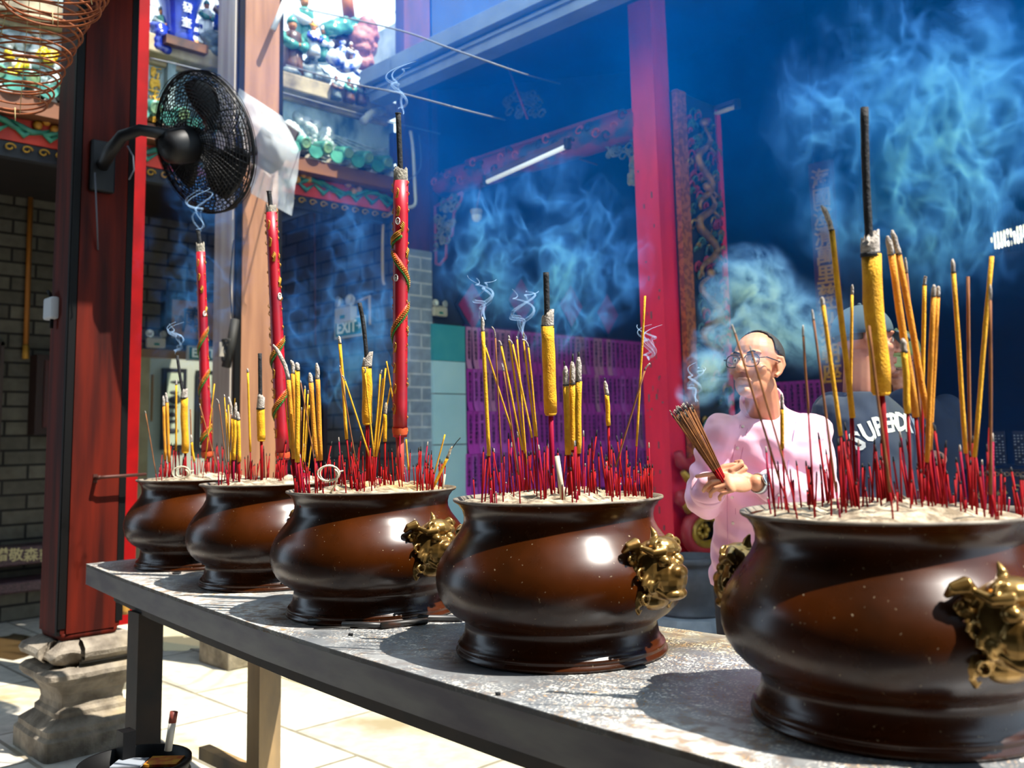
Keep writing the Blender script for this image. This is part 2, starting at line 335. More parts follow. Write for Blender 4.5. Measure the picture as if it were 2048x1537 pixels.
# ================================================================== table
TZ = .905
def steel_mat():
    m = bpy.data.materials.new('ash strewn steel'); m.use_nodes = True; nt = m.node_tree; b = nt.nodes['Principled BSDF']
    tc = nt.nodes.new('ShaderNodeTexCoord'); L = nt.links
    def nz(sc, det=5, st=(1, 1, 1)):
        mp = nt.nodes.new('ShaderNodeMapping'); mp.inputs['Scale'].default_value = st; L.new(tc.outputs['Object'], mp.inputs['Vector'])
        n = nt.nodes.new('ShaderNodeTexNoise'); n.inputs['Scale'].default_value = sc; n.inputs['Detail'].default_value = det; L.new(mp.outputs[0], n.inputs['Vector']); return n.outputs['Fac']
    def ramp(f, a, c):
        r = nt.nodes.new('ShaderNodeMapRange'); r.inputs['From Min'].default_value = a; r.inputs['From Max'].default_value = c; L.new(f, r.inputs['Value']); return r.outputs[0]
    def mth(op, a, c):
        n = nt.nodes.new('ShaderNodeMath'); n.operation = op; n.use_clamp = True
        for i, x in enumerate((a, c)):
            if isinstance(x, float): n.inputs[i].default_value = x
            else: L.new(x, n.inputs[i])
        return n.outputs[0]
    speck = ramp(nz(210, 3, (1, .55, 1)), .53, .62); patch = ramp(nz(4.2, 5, (1, 1.3, 1)), .38, .58); flake = ramp(nz(46, 4, (.7, 1.6, 1)), .62, .68); film = ramp(nz(2.2, 6), .3, .75)
    cover = mth('ADD', mth('ADD', mth('MULTIPLY', speck, patch), mth('MULTIPLY', flake, patch)), mth('MULTIPLY', ramp(nz(1.7, 6), .38, .62), .45))
    base = nt.nodes.new('ShaderNodeMix'); base.data_type = 'RGBA'; L.new(film, base.inputs['Factor']); base.inputs['A'].default_value = (*rgb('#64676c'), 1); base.inputs['B'].default_value = (*rgb('#9a9da0'), 1)
    mx = nt.nodes.new('ShaderNodeMix'); mx.data_type = 'RGBA'; L.new(cover, mx.inputs['Factor']); L.new(base.outputs['Result'], mx.inputs['A'])
    ashc = nt.nodes.new('ShaderNodeMix'); ashc.data_type = 'RGBA'; L.new(ramp(nz(30, 2), .45, .62), ashc.inputs['Factor']); ashc.inputs['A'].default_value = (*rgb('#e2dccf'), 1); ashc.inputs['B'].default_value = (*rgb('#a07c4e'), 1)
    L.new(ashc.outputs['Result'], mx.inputs['B']); L.new(mx.outputs['Result'], b.inputs['Base Color'])
    b.inputs['Metallic'].default_value = .55; me = mth('SUBTRACT', .5, cover); L.new(me, b.inputs['Metallic'])
    L.new(mth('ADD', .42, mth('MULTIPLY', cover, .5)), b.inputs['Roughness'])
    bp = nt.nodes.new('ShaderNodeBump'); bp.inputs['Strength'].default_value = .5; bp.inputs['Distance'].default_value = .003; L.new(cover, bp.inputs['Height']); L.new(bp.outputs[0], b.inputs['Normal'])
    return m
STEELTOP = steel_mat()
APRON = M('brushed steel apron', '#63605d', .5, metal=.35, col2='#4a444a', scale=3, detail=6, stretch=(1.5, 1.5, 6))
FRAME = M('rusted frame', '#2a1d12', .75, col2='#120d09', scale=7, bump=.2)
LEGM = M('worn table leg', '#a98a5e', .65, col2='#6f5f4a', scale=6, detail=7, stretch=(1, 1, .3))
tb = thing('altar_table', (-2.0, 1.7, 0), 'long steel-topped table strewn with incense ash under the row of bronze pots', 'table')
front = [(-4.205, 1.585), (-3.6, 1.50), (-3.0, 1.43), (-2.4, 1.365), (-2.0, 1.333), (-1.5, 1.302), (-1.1, 1.283), (-.6, 1.272), (.35, 1.27)]
backe = [(.35, 2.06), (-1.33, 2.06), (-1.55, 2.045), (-2.6, 2.10), (-3.4, 2.17), (-4.19, 2.26)]
outl = front+backe
b = MB().prism([(x, y, TZ-.012) for x, y in outl], (0, 0, .012)); b.build('tabletop', STEELTOP, tb)
b = MB()
for (x0, y0), (x1, y1) in list(zip(outl, outl[1:]+outl[:1])):
    d = Vector((x1-x0, y1-y0, 0)).normalized(); nrm = Vector((d.y, -d.x, 0))*.006; up = Vector((0, 0, .083))
    p0, p1 = Vector((x0, y0, TZ-.085)), Vector((x1, y1, TZ-.085))
    b.prism([p0, p1, p1-nrm, p0-nrm], up)
for sx in (-2.62, -1.35): pass
b.build('apron', APRON, tb)
b = MB()
ins = [(x+(.05 if x < -4 else 0), y+.10) for x, y in front]
for (x0, y0), (x1, y1) in zip(ins, ins[1:]): b.prism([(x0, y0, TZ-.16), (x1, y1, TZ-.16), (x1, y1+.05, TZ-.16), (x0, y0+.05, TZ-.16)], (0, 0, .147))
b.prism([(-4.10, 1.67, TZ-.16), (-4.05, 1.67, TZ-.16), (-4.05, 2.2, TZ-.16), (-4.10, 2.2, TZ-.16)], (0, 0, .147))
bk = [(.3, 1.98), (-1.4, 1.98), (-2.6, 2.03), (-4.08, 2.18)]
for (x0, y0), (x1, y1) in zip(bk, bk[1:]): b.prism([(x0, y0, TZ-.16), (x1, y1, TZ-.16), (x1, y1-.05, TZ-.16), (x0, y0-.05, TZ-.16)], (0, 0, .147))
b.build('under_frame', FRAME, tb)
def leg(x, y, w=.105, m=None):
    return MB().box((x-w/2, y-w/2, 0), (x+w/2, y+w/2, TZ-.155)).build('leg', m or LEGM, tb)
L1 = onY(290, 1300, 1.66); leg(L1.x, 1.66, .10, FRAME)
L2 = onY(505, 1440, 1.98); leg(L2.x, 2.03, .095)
leg(-1.1, 1.40, .10, FRAME); leg(.1, 2.0)
sz = onY(500, 1534, 2.03).z; MB().box((-4.0, 2.005, sz-.05), (L2.x-.03, 2.055, sz)).build('stretcher', LEGM, tb)

# ================================================================== bronze incense pots
def bronze_mat():
    m = M('dark bronze patina', '#441c02', .20, metal=.0, col2='#170800', scale=5, detail=7, spec=.36, lo=.3, hi=.75); nt = m.node_tree; b = nt.nodes['Principled BSDF']
    tc = nt.nodes.new('ShaderNodeTexCoord'); n = nt.nodes.new('ShaderNodeTexNoise'); n.inputs['Scale'].default_value = 130; n.inputs['Detail'].default_value = 3
    nt.links.new(tc.outputs['Object'], n.inputs['Vector']); r = nt.nodes.new('ShaderNodeMapRange'); r.inputs['From Min'].default_value = .70; r.inputs['From Max'].default_value = .76; nt.links.new(n.outputs['Fac'], r.inputs['Value'])
    src = b.inputs['Base Color'].links[0].from_socket; mx = nt.nodes.new('ShaderNodeMix'); mx.data_type = 'RGBA'; nt.links.new(r.outputs[0], mx.inputs['Factor']); nt.links.new(src, mx.inputs['A']); mx.inputs['B'].default_value = (*rgb('#9a8a70'), 1)
    nt.links.new(mx.outputs['Result'], b.inputs['Base Color'])
    n2 = nt.nodes.new('ShaderNodeTexNoise'); n2.inputs['Scale'].default_value = 9; n2.inputs['Detail'].default_value = 5; nt.links.new(tc.outputs['Object'], n2.inputs['Vector'])
    r2 = nt.nodes.new('ShaderNodeMapRange'); r2.inputs['To Min'].default_value = .17; r2.inputs['To Max'].default_value = .36; nt.links.new(n2.outputs['Fac'], r2.inputs['Value']); nt.links.new(r2.outputs[0], b.inputs['Roughness'])
    return m
BRONZE = bronze_mat()
LIONM = M('burnished bronze', '#a8854c', .28, metal=.75, col2='#66491f', scale=18, lo=.3, hi=.7)
ASH = M('incense ash', '#b3a48c', .95, col2='#6f604c', scale=34, detail=7, bump=1., bscale=70, lo=.38, hi=.60)
RIMASH = M('ash dusted rim', '#8a8072', .6, metal=.2, col2='#4b4036', scale=20)
PH = .353
def lion_mesh(sx):
    """lion-mask handle that faces +X (sx=1) or -X, modelled about the origin (u out, y side, z up), fused into one skin"""
    b = MB()
    def e(c, r): b.ell((c[0], c[1], c[2]), r, 14, 10)
    e((.012, 0, 0), (.055, .062, .07))
    e((.055, 0, -.012), (.036, .046, .042))        # muzzle
    e((.078, 0, .002), (.017, .028, .018))         # nose
    e((.060, 0, -.045), (.032, .036, .016))        # jaw
    e((.035, 0, .055), (.036, .040, .024))         # brow dome
    for s in (1, -1):
        e((.070, s*.016, -.006), (.013, .012, .012))
        e((.058, s*.024, .026), (.017, .015, .014))    # eye
        b.tube([(.045, s*.008, .044), (.058, s*.024, .050), (.045, s*.046, .046), (.02, s*.060, .058)], [.008, .011, .010, .006], 8)   # brow
        b.tube([(.074, s*.010, -.024), (.072, s*.028, -.020), (.055, s*.042, -.012), (.04, s*.046, -.03)], [.006, .007, .007, .005], 8)  # lip
        b.tube([(.068, s*.008, -.048), (.064, s*.028, -.044), (.045, s*.040, -.034)], [.006, .007, .006], 8)
        # cheek curl
        pts = []
        for q in range(16):
            a = q*.55; r = .026-.0014*q; pts.append((.030+.002*q*.4, s*(.046+math.cos(a)*r*.75), -.026+math.sin(a)*r))
        b.tube(pts, .0068, 7)
        e((.036, s*.046, -.026), (.008, .007, .008))
        # ear and mane
        b.tube([(.0, s*.050, .050), (.012, s*.068, .066), (.004, s*.082, .060), (-.01, s*.086, .046)], [.016, .015, .011, .005], 8)
        for q in range(5):
            zq = .03-.026*q
            pts = [(.004-.01*t*0, s*(.055+.010*math.cos(t*1.6)), zq+.012*math.sin(t*1.6)) for t in range(5)]
            b.tube(pts, .0085, 6)
        e((.0, s*.06, -.05), (.022, .02, .03))
    b.tube([(.016, 0, .07), (.014, 0, .085), (.006, 0, .098)], [.012, .008, .002], 8)   # horn
    for s in (1, -1):
        for (u0, y0_, z0_, r0_, n_) in ((.040, .030, .058, .017, 14), (.016, .064, -.002, .016, 13), (.020, .058, -.058, .015, 12), (-.004, .070, .028, .014, 12)):
            b.tube([(u0+.010-.0004*q, s*(y0_+math.cos(q*.62)*r0_*(1-q*.055)), z0_+math.sin(q*.62)*r0_*(1-q*.055)) for q in range(n_)], .0042, 6)
        b.tube([(.066, s*.006, .018), (.076, s*.015, .010), (.078, s*.020, -.004)], [.004, .006, .004], 6)
        for q in range(6): b.tube([(.030-.004*q, s*(.040+.006*q), -.045+.002*q), (.024-.004*q, s*(.048+.006*q), -.066-.003*q)], [.004, .002], 5)
    b.tube([(.050, -.030, -.034), (.072, 0, -.031), (.050, .030, -.034)], .0035, 6)
    e((.005, 0, -.062), (.034, .05, .026))
    o = b.build('lion_master', LIONM); mod(o, 'REMESH', mode='VOXEL', voxel_size=.0025, use_smooth_shade=True); mod(o, 'SMOOTH', factor=.5, iterations=1)
    apply_mods(o); me = o.data; bpy.data.objects.remove(o)
    if sx < 0:
        me = me.copy()
        for v in me.vertices: v.co.x, v.co.y = -v.co.x, -v.co.y
    for p in me.polygons: p.use_smooth = True
    return me
LION = lion_mesh(1)
POTS = [((-3.80, 1.885), 'farthest'), ((-3.09, 1.81), 'second-farthest'), ((-2.33, 1.70), 'middle'), ((-1.565, 1.685), 'second-nearest'), ((-.765, 1.675), 'nearest')]
PROF = [(.236, 0), (.246, .003), (.247, .009), (.241, .013), (.2405, .017), (.243, .021), (.240, .026), (.2335, .029), (.2335, .034), (.229, .038), (.2255, .060), (.2245, .072), (.2335, .080), (.256, .094), (.274, .112), (.2855, .132), (.2915, .155), (.2925, .175), (.2885, .197), (.2795, .218), (.265, .240), (.2475, .262), (.234, .280), (.2255, .298), (.2245, .312), (.2285, .327), (.2385, .341), (.2475, .346), (.250, .349), (.2495, PH), (.243, PH), (.236, .345), (.222, .325), (.21, .32)]
pot_me = None; lipm = None
def ash_h(r, x, y, seed):
    n = noise.noise(Vector((x*9+seed*3, y*9, seed)))*.010+noise.noise(Vector((x*32, y*32, seed)))*.009
    return PH-.010+(.022+n*1.6)*max(0, 1-(r/.235)**2)**1.1+n*.4
POTROOT = []
for i, ((x, y), nm) in enumerate(POTS):
    p = thing('incense_pot', (x, y, TZ), 'glossy dark bronze incense pot with lion-mask handles, the %s of five on the table' % {'nearest': 'nearest, largest-looking', 'second-nearest': 'second nearest', 'middle': 'middle one', 'second-farthest': 'second farthest', 'farthest': 'farthest'}[nm], 'incense pot', 'row of bronze incense pots')
    POTROOT.append(p)
    if pot_me is None:
        ob = MB().lathe(PROF, 128, (x, y, TZ), 0).build('body', BRONZE, p); pot_me = ob.data
        ob.data.materials.append(RIMASH)
        for f in ob.data.polygons:
            if f.center.z > .3485: f.material_index = 1
    else:
        ob = bpy.data.objects.new('body', pot_me); COL.objects.link(ob); ob.parent = p
    WL[ob.name] = WL[p.name]
    for an in ((-31 if i == 4 else 0), 180):
        an = math.radians(an); h = bpy.data.objects.new('lion_handle', LION); COL.objects.link(h); h.parent = p; h.location = (math.cos(an)*.268, math.sin(an)*.268, .203); h.scale = (.95, .95, .95); h.rotation_euler = (0, 0, an); WL[h.name] = WL[p.name]+h.location
    n = 40; rows = []
    g = MB()
    vs = [(x, y, TZ+ash_h(0, 0, 0, i))]; fs = []
    for k in range(1, 21):
        r = .240*k/20
        for j in range(n):
            a = 2*PI*j/n; xx, yy = r*math.cos(a), r*math.sin(a); vs.append((x+xx, y+yy, TZ+ash_h(r, xx, yy, i)))
    for j in range(n): fs.append((0, 1+j, 1+(j+1) % n))
    for k in range(19):
        for j in range(n): fs.append((1+k*n+j, 1+(k+1)*n+j, 1+(k+1)*n+(j+1) % n, 1+k*n+(j+1) % n))
    g.add(vs, fs)
    ob = g.build('ash_bed', ASH, loc=(x, y, TZ+PH-.02)); tag(ob, 'pale heaped ash filling the %s bronze pot' % nm, 'ash', 'ash in the bronze pots', 'stuff')
# ================================================================== incense
YEL = M('yellow incense paste', '#e0a60a', .8, col2='#cc9008', scale=40, bump=.35, bscale=260)
YEL2 = M('amber incense paste', '#d98f14', .8, col2='#bd7810', scale=40, bump=.3, bscale=260)
BRN = M('brown incense paste', '#8a5426', .8, col2='#6e3f1c', scale=40)
STEM = M('red dyed bamboo', '#98050f', .7, col2='#72040c', scale=30, spec=.15)
STEM2 = M('magenta dyed bamboo', '#8a0830', .7, spec=.15)
ASHC = M('grey ash cap', '#b3aaa0', .95, col2='#8d8278', scale=60, bump=.6, bscale=200)
CHAR = M('charred black', '#0b0b0d', .8, col2='#1b1c22', scale=50, bump=.4, bscale=150)
ORD = ['first', 'second', 'third', 'fourth', 'fifth', 'sixth', 'seventh', 'eighth', 'ninth', 'tenth', 'eleventh', 'twelfth']
PN = ['farthest', 'second-farthest', 'middle', 'second-nearest', 'nearest']
def pot_frame(i):
    (x, y), _ = POTS[i]; C = Vector((x, y, TZ)); v = Vector((x, y, 0)).normalized(); return C, v, v.cross(Vector((0, 0, 1)))
def ash_point(i, bx, t):
    C, v, l = pot_frame(i); D = depth(C+v*t+Vector((0, 0, PH)))
    q = atD(bx, 975, D); s = (q-C).dot(l); lim = math.sqrt(max(.0004, .222**2-t*t)); s = max(-lim, min(lim, s))
    p = C+l*s+v*t; d = p-C; p.z = TZ+ash_h(d.length, d.x, d.y, i)-.004; return p
_cnt = {}
STK = []
def stick(i, kind, tip, top, bot, bx, w, t, core=None, amber=False, bend=None, red=None):
    """tip / top / bot: image positions of ash tip, top and bottom of the paste; bx: image x where the stem enters the ash"""
    base = ash_point(i, bx, t); D = depth(base)
    P = lambda q: atD(q[0], q[1], D)
    pt, pb = P(top), P(bot); r = w/2/FPX*D
    cm = {'thick': YEL, 'medium': YEL2 if amber else YEL, 'thin': YEL, 'brown': BRN, 'wire': BRN}[kind]
    o = thing('incense_stick', base, 'x', 'incense stick', 'incense sticks in the pots'); STK.append((o, i, kind, bot[0]))
    nseg = 6; ax = [pb.lerp(pt, k/nseg) for k in range(nseg+1)]
    wob = Vector((R.uniform(-1, 1), R.uniform(-1, 1), 0))*r*.15
    ax = [p+wob*math.sin(k*1.3) for k, p in enumerate(ax)]
    b = MB().tube(ax, [r*(1+.03*math.sin(k*2.1)) for k in range(nseg+1)], 16 if kind == 'thick' else 10)
    if kind == 'thick': b.tube([ax[0], ax[0]-(ax[1]-ax[0]).normalized()*.006], [r*.98, r*.8], 16)
    b.build('paste', cm, o)
    sr = r*(.38 if kind == 'thick' else .55 if kind == 'medium' else .62)
    MB().tube([base-Vector((0, 0, .03)), base.lerp(pb, .5), pb+(pt-pb)*.02], [max(sr, .0017)]*3, 8).build('stem', red or (STEM2 if R.random() < .15 else STEM), o)
    if tip:
        pp = P(tip); k = 6; pts = [pt-(pt-pb).normalized()*r*.3]+[pt.lerp(pp, (q+1)/k) for q in range(k)]
        if bend is not None: 
            pb2 = P(bend); pts = [pt]+[pt*(1-u)**2+pb2*2*u*(1-u)+pp*u*u for u in [(q+1)/8 for q in range(8)]]
        if kind == 'thick':
            b = MB(); n = 18; vs = []; fs = []; hts = [0, .3, .55, .8, 1]; up = (pp-pt); a = up.normalized().orthogonal().normalized(); c2 = up.normalized().cross(a)
            for h in hts:
                for j in range(n):
                    an = 2*PI*j/n; jag = 1 if h < .8 else (.82+.42*noise.noise(Vector((j*.7, i*3.1, h*3+bx)))+.25*math.cos(an*1+bx))
                    vs.append(pt+up*h*min(1.05, max(.5, jag) if h >= .8 else 1)+(a*math.cos(an)+c2*math.sin(an))*r*(.97-.05*h+.03*noise.noise(Vector((j*.9, h*4, bx)))))
            for q in range(len(hts)-1):
                for j in range(n): fs.append((q*n+j, q*n+(j+1) % n, (q+1)*n+(j+1) % n, (q+1)*n+j))
            # inside of the hollow cap
            m0 = len(vs)
            for h in (1, .35):
                for j in range(n):
                    src = vs[(len(hts)-1)*n+j]; cc = pt+up*((src-pt).dot(up)/up.length_squared if h == 1 else .35); ra = (src-pt-up*((src-pt).dot(up)/up.length_squared)); vs.append(cc+ra*.8)
            for j in range(n):
                fs.append(((len(hts)-1)*n+j, (len(hts)-1)*n+(j+1) % n, m0+(j+1) % n, m0+j)); fs.append((m0+j, m0+(j+1) % n, m0+n+(j+1) % n, m0+n+j))
            fs.append(tuple(m0+n+j for j in range(n))); b.add(vs, fs); b.build('ash_cap', ASHC, o)
        else:
            rr = [r*.93]*len(pts)
            if len(pts) > 4: rr[-1] = r*.35; rr[-2] = r*.7
            if bend is not None and kind != 'medium': rr = [r*.8]*len(pts)
            pts = [p+Vector((R.uniform(-1, 1), R.uniform(-1, 1), R.uniform(-1, 1)))*r*.12 for p in pts]
            MB().tube(pts, rr, 9).build('ash_cap', ASHC, o)
        d = (pt-pb).normalized(); MB().tube([pt-d*r*.25, pt+d*r*.18], [r*1.04, r*1.0], 14).build('char_ring', CHAR, o)
    if core:
        pc = P(core[0]); cr = core[1]/2/FPX*D; q0 = pt+(pt-pb).normalized()*r*.2
        pts = [q0.lerp(pc, k/9) for k in range(10)]
        if len(core) > 2:
            m = P(core[2]); pts = [q0*(1-u)**2+m*2*u*(1-u)+pc*u*u for u in [k/9 for k in range(10)]]
        MB().tube(pts, [cr*(1+.10*noise.noise(Vector((k*.9, bx, 0)))) for k in range(10)], 10).build('charred_core', CHAR, o)
    return o
# ---- farthest pot
s = stick
s(0, 'medium', (327, 792), (327.2, 813), (330.5, 920), 331, 5.6, -.05, amber=True)
s(0, 'medium', (331.5, 786), (334, 806), (338, 924), 339, 6, -.08, amber=True)
s(0, 'thin', (352.7, 760), (352.4, 770), (352, 902), 351, 4, .03)
s(0, 'thick', (369, 778), (368, 796), (370.5, 904), 371, 14, -.02, core=((354.3, 711), 6, (362, 770)))
s(0, 'brown', (290, 822), (291.5, 827), (312, 948), 314.5, 2, -.10)
s(0, 'thin', None, (429, 768), (410.5, 922), 404, 2.5, -.12)
s(0, 'brown', (399, 808), (400, 812), (436, 944), 439, 2.4, -.15)
s(0, 'brown', None, (380.7, 819), (383, 912), 384, 2.6, .05)
s(0, 'medium', (382, 870), (383, 885), (388, 924), 390, 4.5, 0)
s(0, 'brown', None, (425, 817), (425, 950), 425, 1.8, .06)
# ---- second-farthest pot
s(1, 'brown', (432, 798), (438, 808), (454, 940), 457, 2.2, -.10, bend=(437, 800))
s(1, 'thin', (448.5, 789), (449, 795), (457, 935), 459, 2.2, -.04)
s(1, 'thin', None, (456.6, 810), (460, 930), 461, 2.4, .02)
s(1, 'brown', None, (461.5, 829), (458.5, 944), 458, 2, -.07)
s(1, 'thin', (452, 819), (452.7, 825), (462.5, 934), 464, 2.4, .05)
s(1, 'medium', (457, 794), (464.4, 836), (466.5, 918), 467, 6.6, .03, bend=(462, 812))
s(1, 'medium', (471.5, 806), (470.7, 838), (467.7, 920), 467, 7, -.05)
s(1, 'medium', (475, 824), (476.5, 840), (478.7, 924), 479, 7.6, -.09)
s(1, 'thin', None, (470, 797), (468, 830), 468, 2.2, .1)
s(1, 'medium', (495, 737), (495.6, 744.6), (500.7, 904), 501.5, 4.4, -.06)
s(1, 'thick', (523, 790), (521, 817), (522.6, 880), 523.5, 16, -.03, core=((519.7, 707), 8))
# ---- middle pot
s(2, 'medium', (546, 690), (577, 760), (587.5, 918), 589, 9, .02, amber=True, bend=(571, 722))
s(2, 'medium', (581.6, 721), (586, 747.6), (592, 922), 593, 8.3, .05, amber=True, bend=(587, 728))
s(2, 'medium', (594, 725), (595, 741), (595, 925), 596, 9.8, -.10)
s(2, 'thin', None, (570, 797), (582.5, 917), 585, 2.6, .06)
s(2, 'brown', (601, 761), (601.6, 766), (634, 951), 636, 2.6, -.13)
s(2, 'thin', (609.6, 772), (610, 778), (604, 940), 603, 3, .05)
s(2, 'thin', (616.5, 781), (616, 788), (607, 940), 606, 3.2, .08)
s(2, 'thin', None, (618.6, 811), (610, 924), 609, 2.8, .11)
s(2, 'thin', None, (625.5, 871), (615, 946), 614, 3, .03)
s(2, 'brown', (603.2, 815), (603, 821), (600, 905), 600, 2.4, .12)
s(2, 'medium', (619.5, 746), (622, 766), (632, 922), 633, 9.8, -.02, amber=True)
s(2, 'medium', (633.5, 726), (635.4, 759), (641, 921), 642, 9.4, -.07, amber=True)
s(2, 'medium', (678, 672), (680, 687), (693.5, 879), 703, 6.6, -.06)
s(2, 'brown', (679.5, 731), (680, 736), (712, 928), 714, 2.8, -.12)
s(2, 'thin', (683, 751), (690, 762), (739, 913), 747, 3.4, -.09, bend=(687, 753))
s(2, 'thick', (737, 704), (733.8, 733.7), (734.5, 846), 735, 20, .02, core=((719, 606), 8.5, (731, 660)))
s(2, 'thin', (727, 738), (730, 746), (748, 914), 750, 3.4, -.13, bend=(733, 732))
s(2, 'thin', (764, 740), (761, 748), (747, 916), 744, 3.4, -.03)
s(2, 'thin', None, (771.5, 737), (752, 914), 749, 3.4, .0)
s(2, 'thin', None, (773, 723), (786, 800), 800, 3, .10)
s(2, 'thin', None, (782, 771), (753, 914), 750, 3.2, .05)
s(2, 'thin', None, (766, 757), (750, 900), 748, 3, .07)
s(2, 'medium', (772, 806), (770, 828.5), (770, 883.6), 769.6, 7.6, -.10)
s(2, 'thin', None, (890, 869.5), (869, 947), 866, 3, .0)
s(2, 'medium', (904, 893), (895, 916), (867, 974), 864, 6, -.10, core=((921, 876), 1.6, (905, 892)))
s(2, 'thin', None, (812, 879), (817, 940), 819, 3.4, .1)
# ---- second-nearest pot
s(3, 'medium', (964.6, 634), (965.6, 663.7), (978, 912), 982, 7.8, -.10)
s(3, 'thin', (970, 690), (971, 695), (1023, 860), 1037, 3.6, .03)
s(3, 'brown', (983, 654), (990.6, 676), (1003, 926), 1006, 3.2, -.13, bend=(990, 658))
s(3, 'thin', (997, 683), (1002.4, 692), (1045, 901), 1058, 4.4, -.04, bend=(1001, 683))
s(3, 'brown', (1004, 727), (1007.7, 743), (1037, 950), 1040, 3.2, -.16)
s(3, 'thin', (1017, 671), (1018.7, 679), (1050, 907), 1056, 4.2, .0)
s(3, 'thin', (1016, 680), (1025, 689), (1064, 876), 1075, 4.2, -.08, bend=(1022, 680))
s(3, 'thin', (1033, 673), (1034, 679), (1053, 930), 1056, 3.8, .07)
s(3, 'thin', (1047, 664), (1047, 682), (1070, 873), 1076, 4, -.02)
s(3, 'thin', (1044, 680), (1057, 695), (1074, 874), 1083, 4, -.05, bend=(1053, 680))
s(3, 'thick', (1096, 620), (1095, 652.7), (1101.4, 826), 1106, 26, -.03, core=((1092, 545), 12))
s(3, 'medium', (1131, 733), (1131.7, 770), (1136.4, 910), 1139, 12.6, -.10, core=((1128, 723), 3))
s(3, 'medium', (1144.8, 722), (1144.5, 768), (1145, 900), 1144, 12.4, -.03, core=((1145.7, 708), 4))
s(3, 'medium', (1157, 714), (1157, 763), (1156, 907), 1156.7, 13.2, -.11, core=((1157.5, 704), 4.5))
s(3, 'medium', (1210, 762), (1213.9, 790), (1217, 851.7), 1219, 9.4, -.06, core=((1209, 756), 3))
s(3, 'thin', None, (1290, 592), (1273, 893), 1268.5, 4.6, -.02)
s(3, 'brown', (1300, 727), (1290, 740), (1231, 935), 1222, 3.8, -.09, bend=(1291, 735))
# ---- nearest pot
s(4, 'thick', (1740, 462), (1740.4, 508.5), (1762, 784), 1778, 38, -.02, core=((1729, 215), 16, (1729, 340)))
s(4, 'medium', (1643, 412), (1663, 460.5), (1705, 836), 1710, 11.5, -.02, bend=(1655, 428))
s(4, 'thin', (1705, 569), (1704, 590), (1701, 830), 1700, 6, .10)
s(4, 'medium', (1643.5, 594), (1646, 611), (1681.4, 871.6), 1688, 8.4, -.10)
s(4, 'brown', (1624, 619), (1627, 640), (1672, 985), 1677, 5, -.15)
s(4, 'brown', (1605.8, 650), (1606.5, 672), (1617, 830), 1622, 5, -.11)
s(4, 'brown', (1463.8, 649), (1470, 668), (1560, 965), 1574, 4.6, -.10)
s(4, 'brown', (1500, 691), (1503, 703), (1575, 950), 1590, 4.4, -.14)
s(4, 'medium', (1563.5, 786), (1564, 818), (1564.5, 898), 1562, 8, .02)
s(4, 'medium', (1775, 472), (1782.4, 509.5), (1832, 834.5), 1842, 14, .02, amber=True)
s(4, 'medium', (1784, 460), (1797, 508), (1855.7, 837), 1872, 12.5, .06, amber=True, red=STEM2)
s(4, 'medium', (1806, 677), (1809, 704), (1815.6, 827), 1820, 13, -.09)
s(4, 'brown', (1810.5, 515), (1813, 545), (1844, 866), 1850, 6, .12)
s(4, 'thin', (1851, 553), (1849, 570), (1845, 775), 1842, 8, .10, bend=(1850, 556))
s(4, 'medium', (1868, 570), (1867, 593), (1854, 925), 1852, 10, -.05, amber=True)
s(4, 'medium', (1876.5, 572), (1875.5, 593), (1860, 900), 1858, 9, .03, amber=True)
s(4, 'medium', (1905, 518), (1907, 545), (1931.4, 907), 1938, 8.6, -.03)
s(4, 'brown', None, (1935.6, 553.5), (1940, 930), 1941, 6.6, .04)
s(4, 'medium', None, (1983, 513), (1949, 914.6), 1943, 8.6, -.06)
s(4, 'brown', (1980.5, 569), (1980.5, 600), (1982, 990), 1982, 6, -.12)
s(4, 'brown', None, (1737, 652), (1780, 985), 1783, 5.5, -.17)
# labels: kind and order from the left within each pot
KN = {'thick': 'thick yellow incense stick with a charred black core', 'medium': 'medium-thick yellow incense stick', 'thin': 'thin yellow incense stick', 'brown': 'thin brown incense stick'}
for i in range(5):
    for k in KN:
        g = sorted([q for q in STK if q[1] == i and q[2] == k], key=lambda q: q[3])
        for n, q in enumerate(g):
            if len(g) == 1: q[0]['label'] = '%s in the %s bronze pot' % (KN[k], PN[i])
            else: q[0]['label'] = '%s, %s of its kind from the left, in the %s pot' % (KN[k], ORD[n] if n < 12 else 'next', PN[i])
            q[0]['group'] = 'incense sticks in the %s pot' % PN[i]
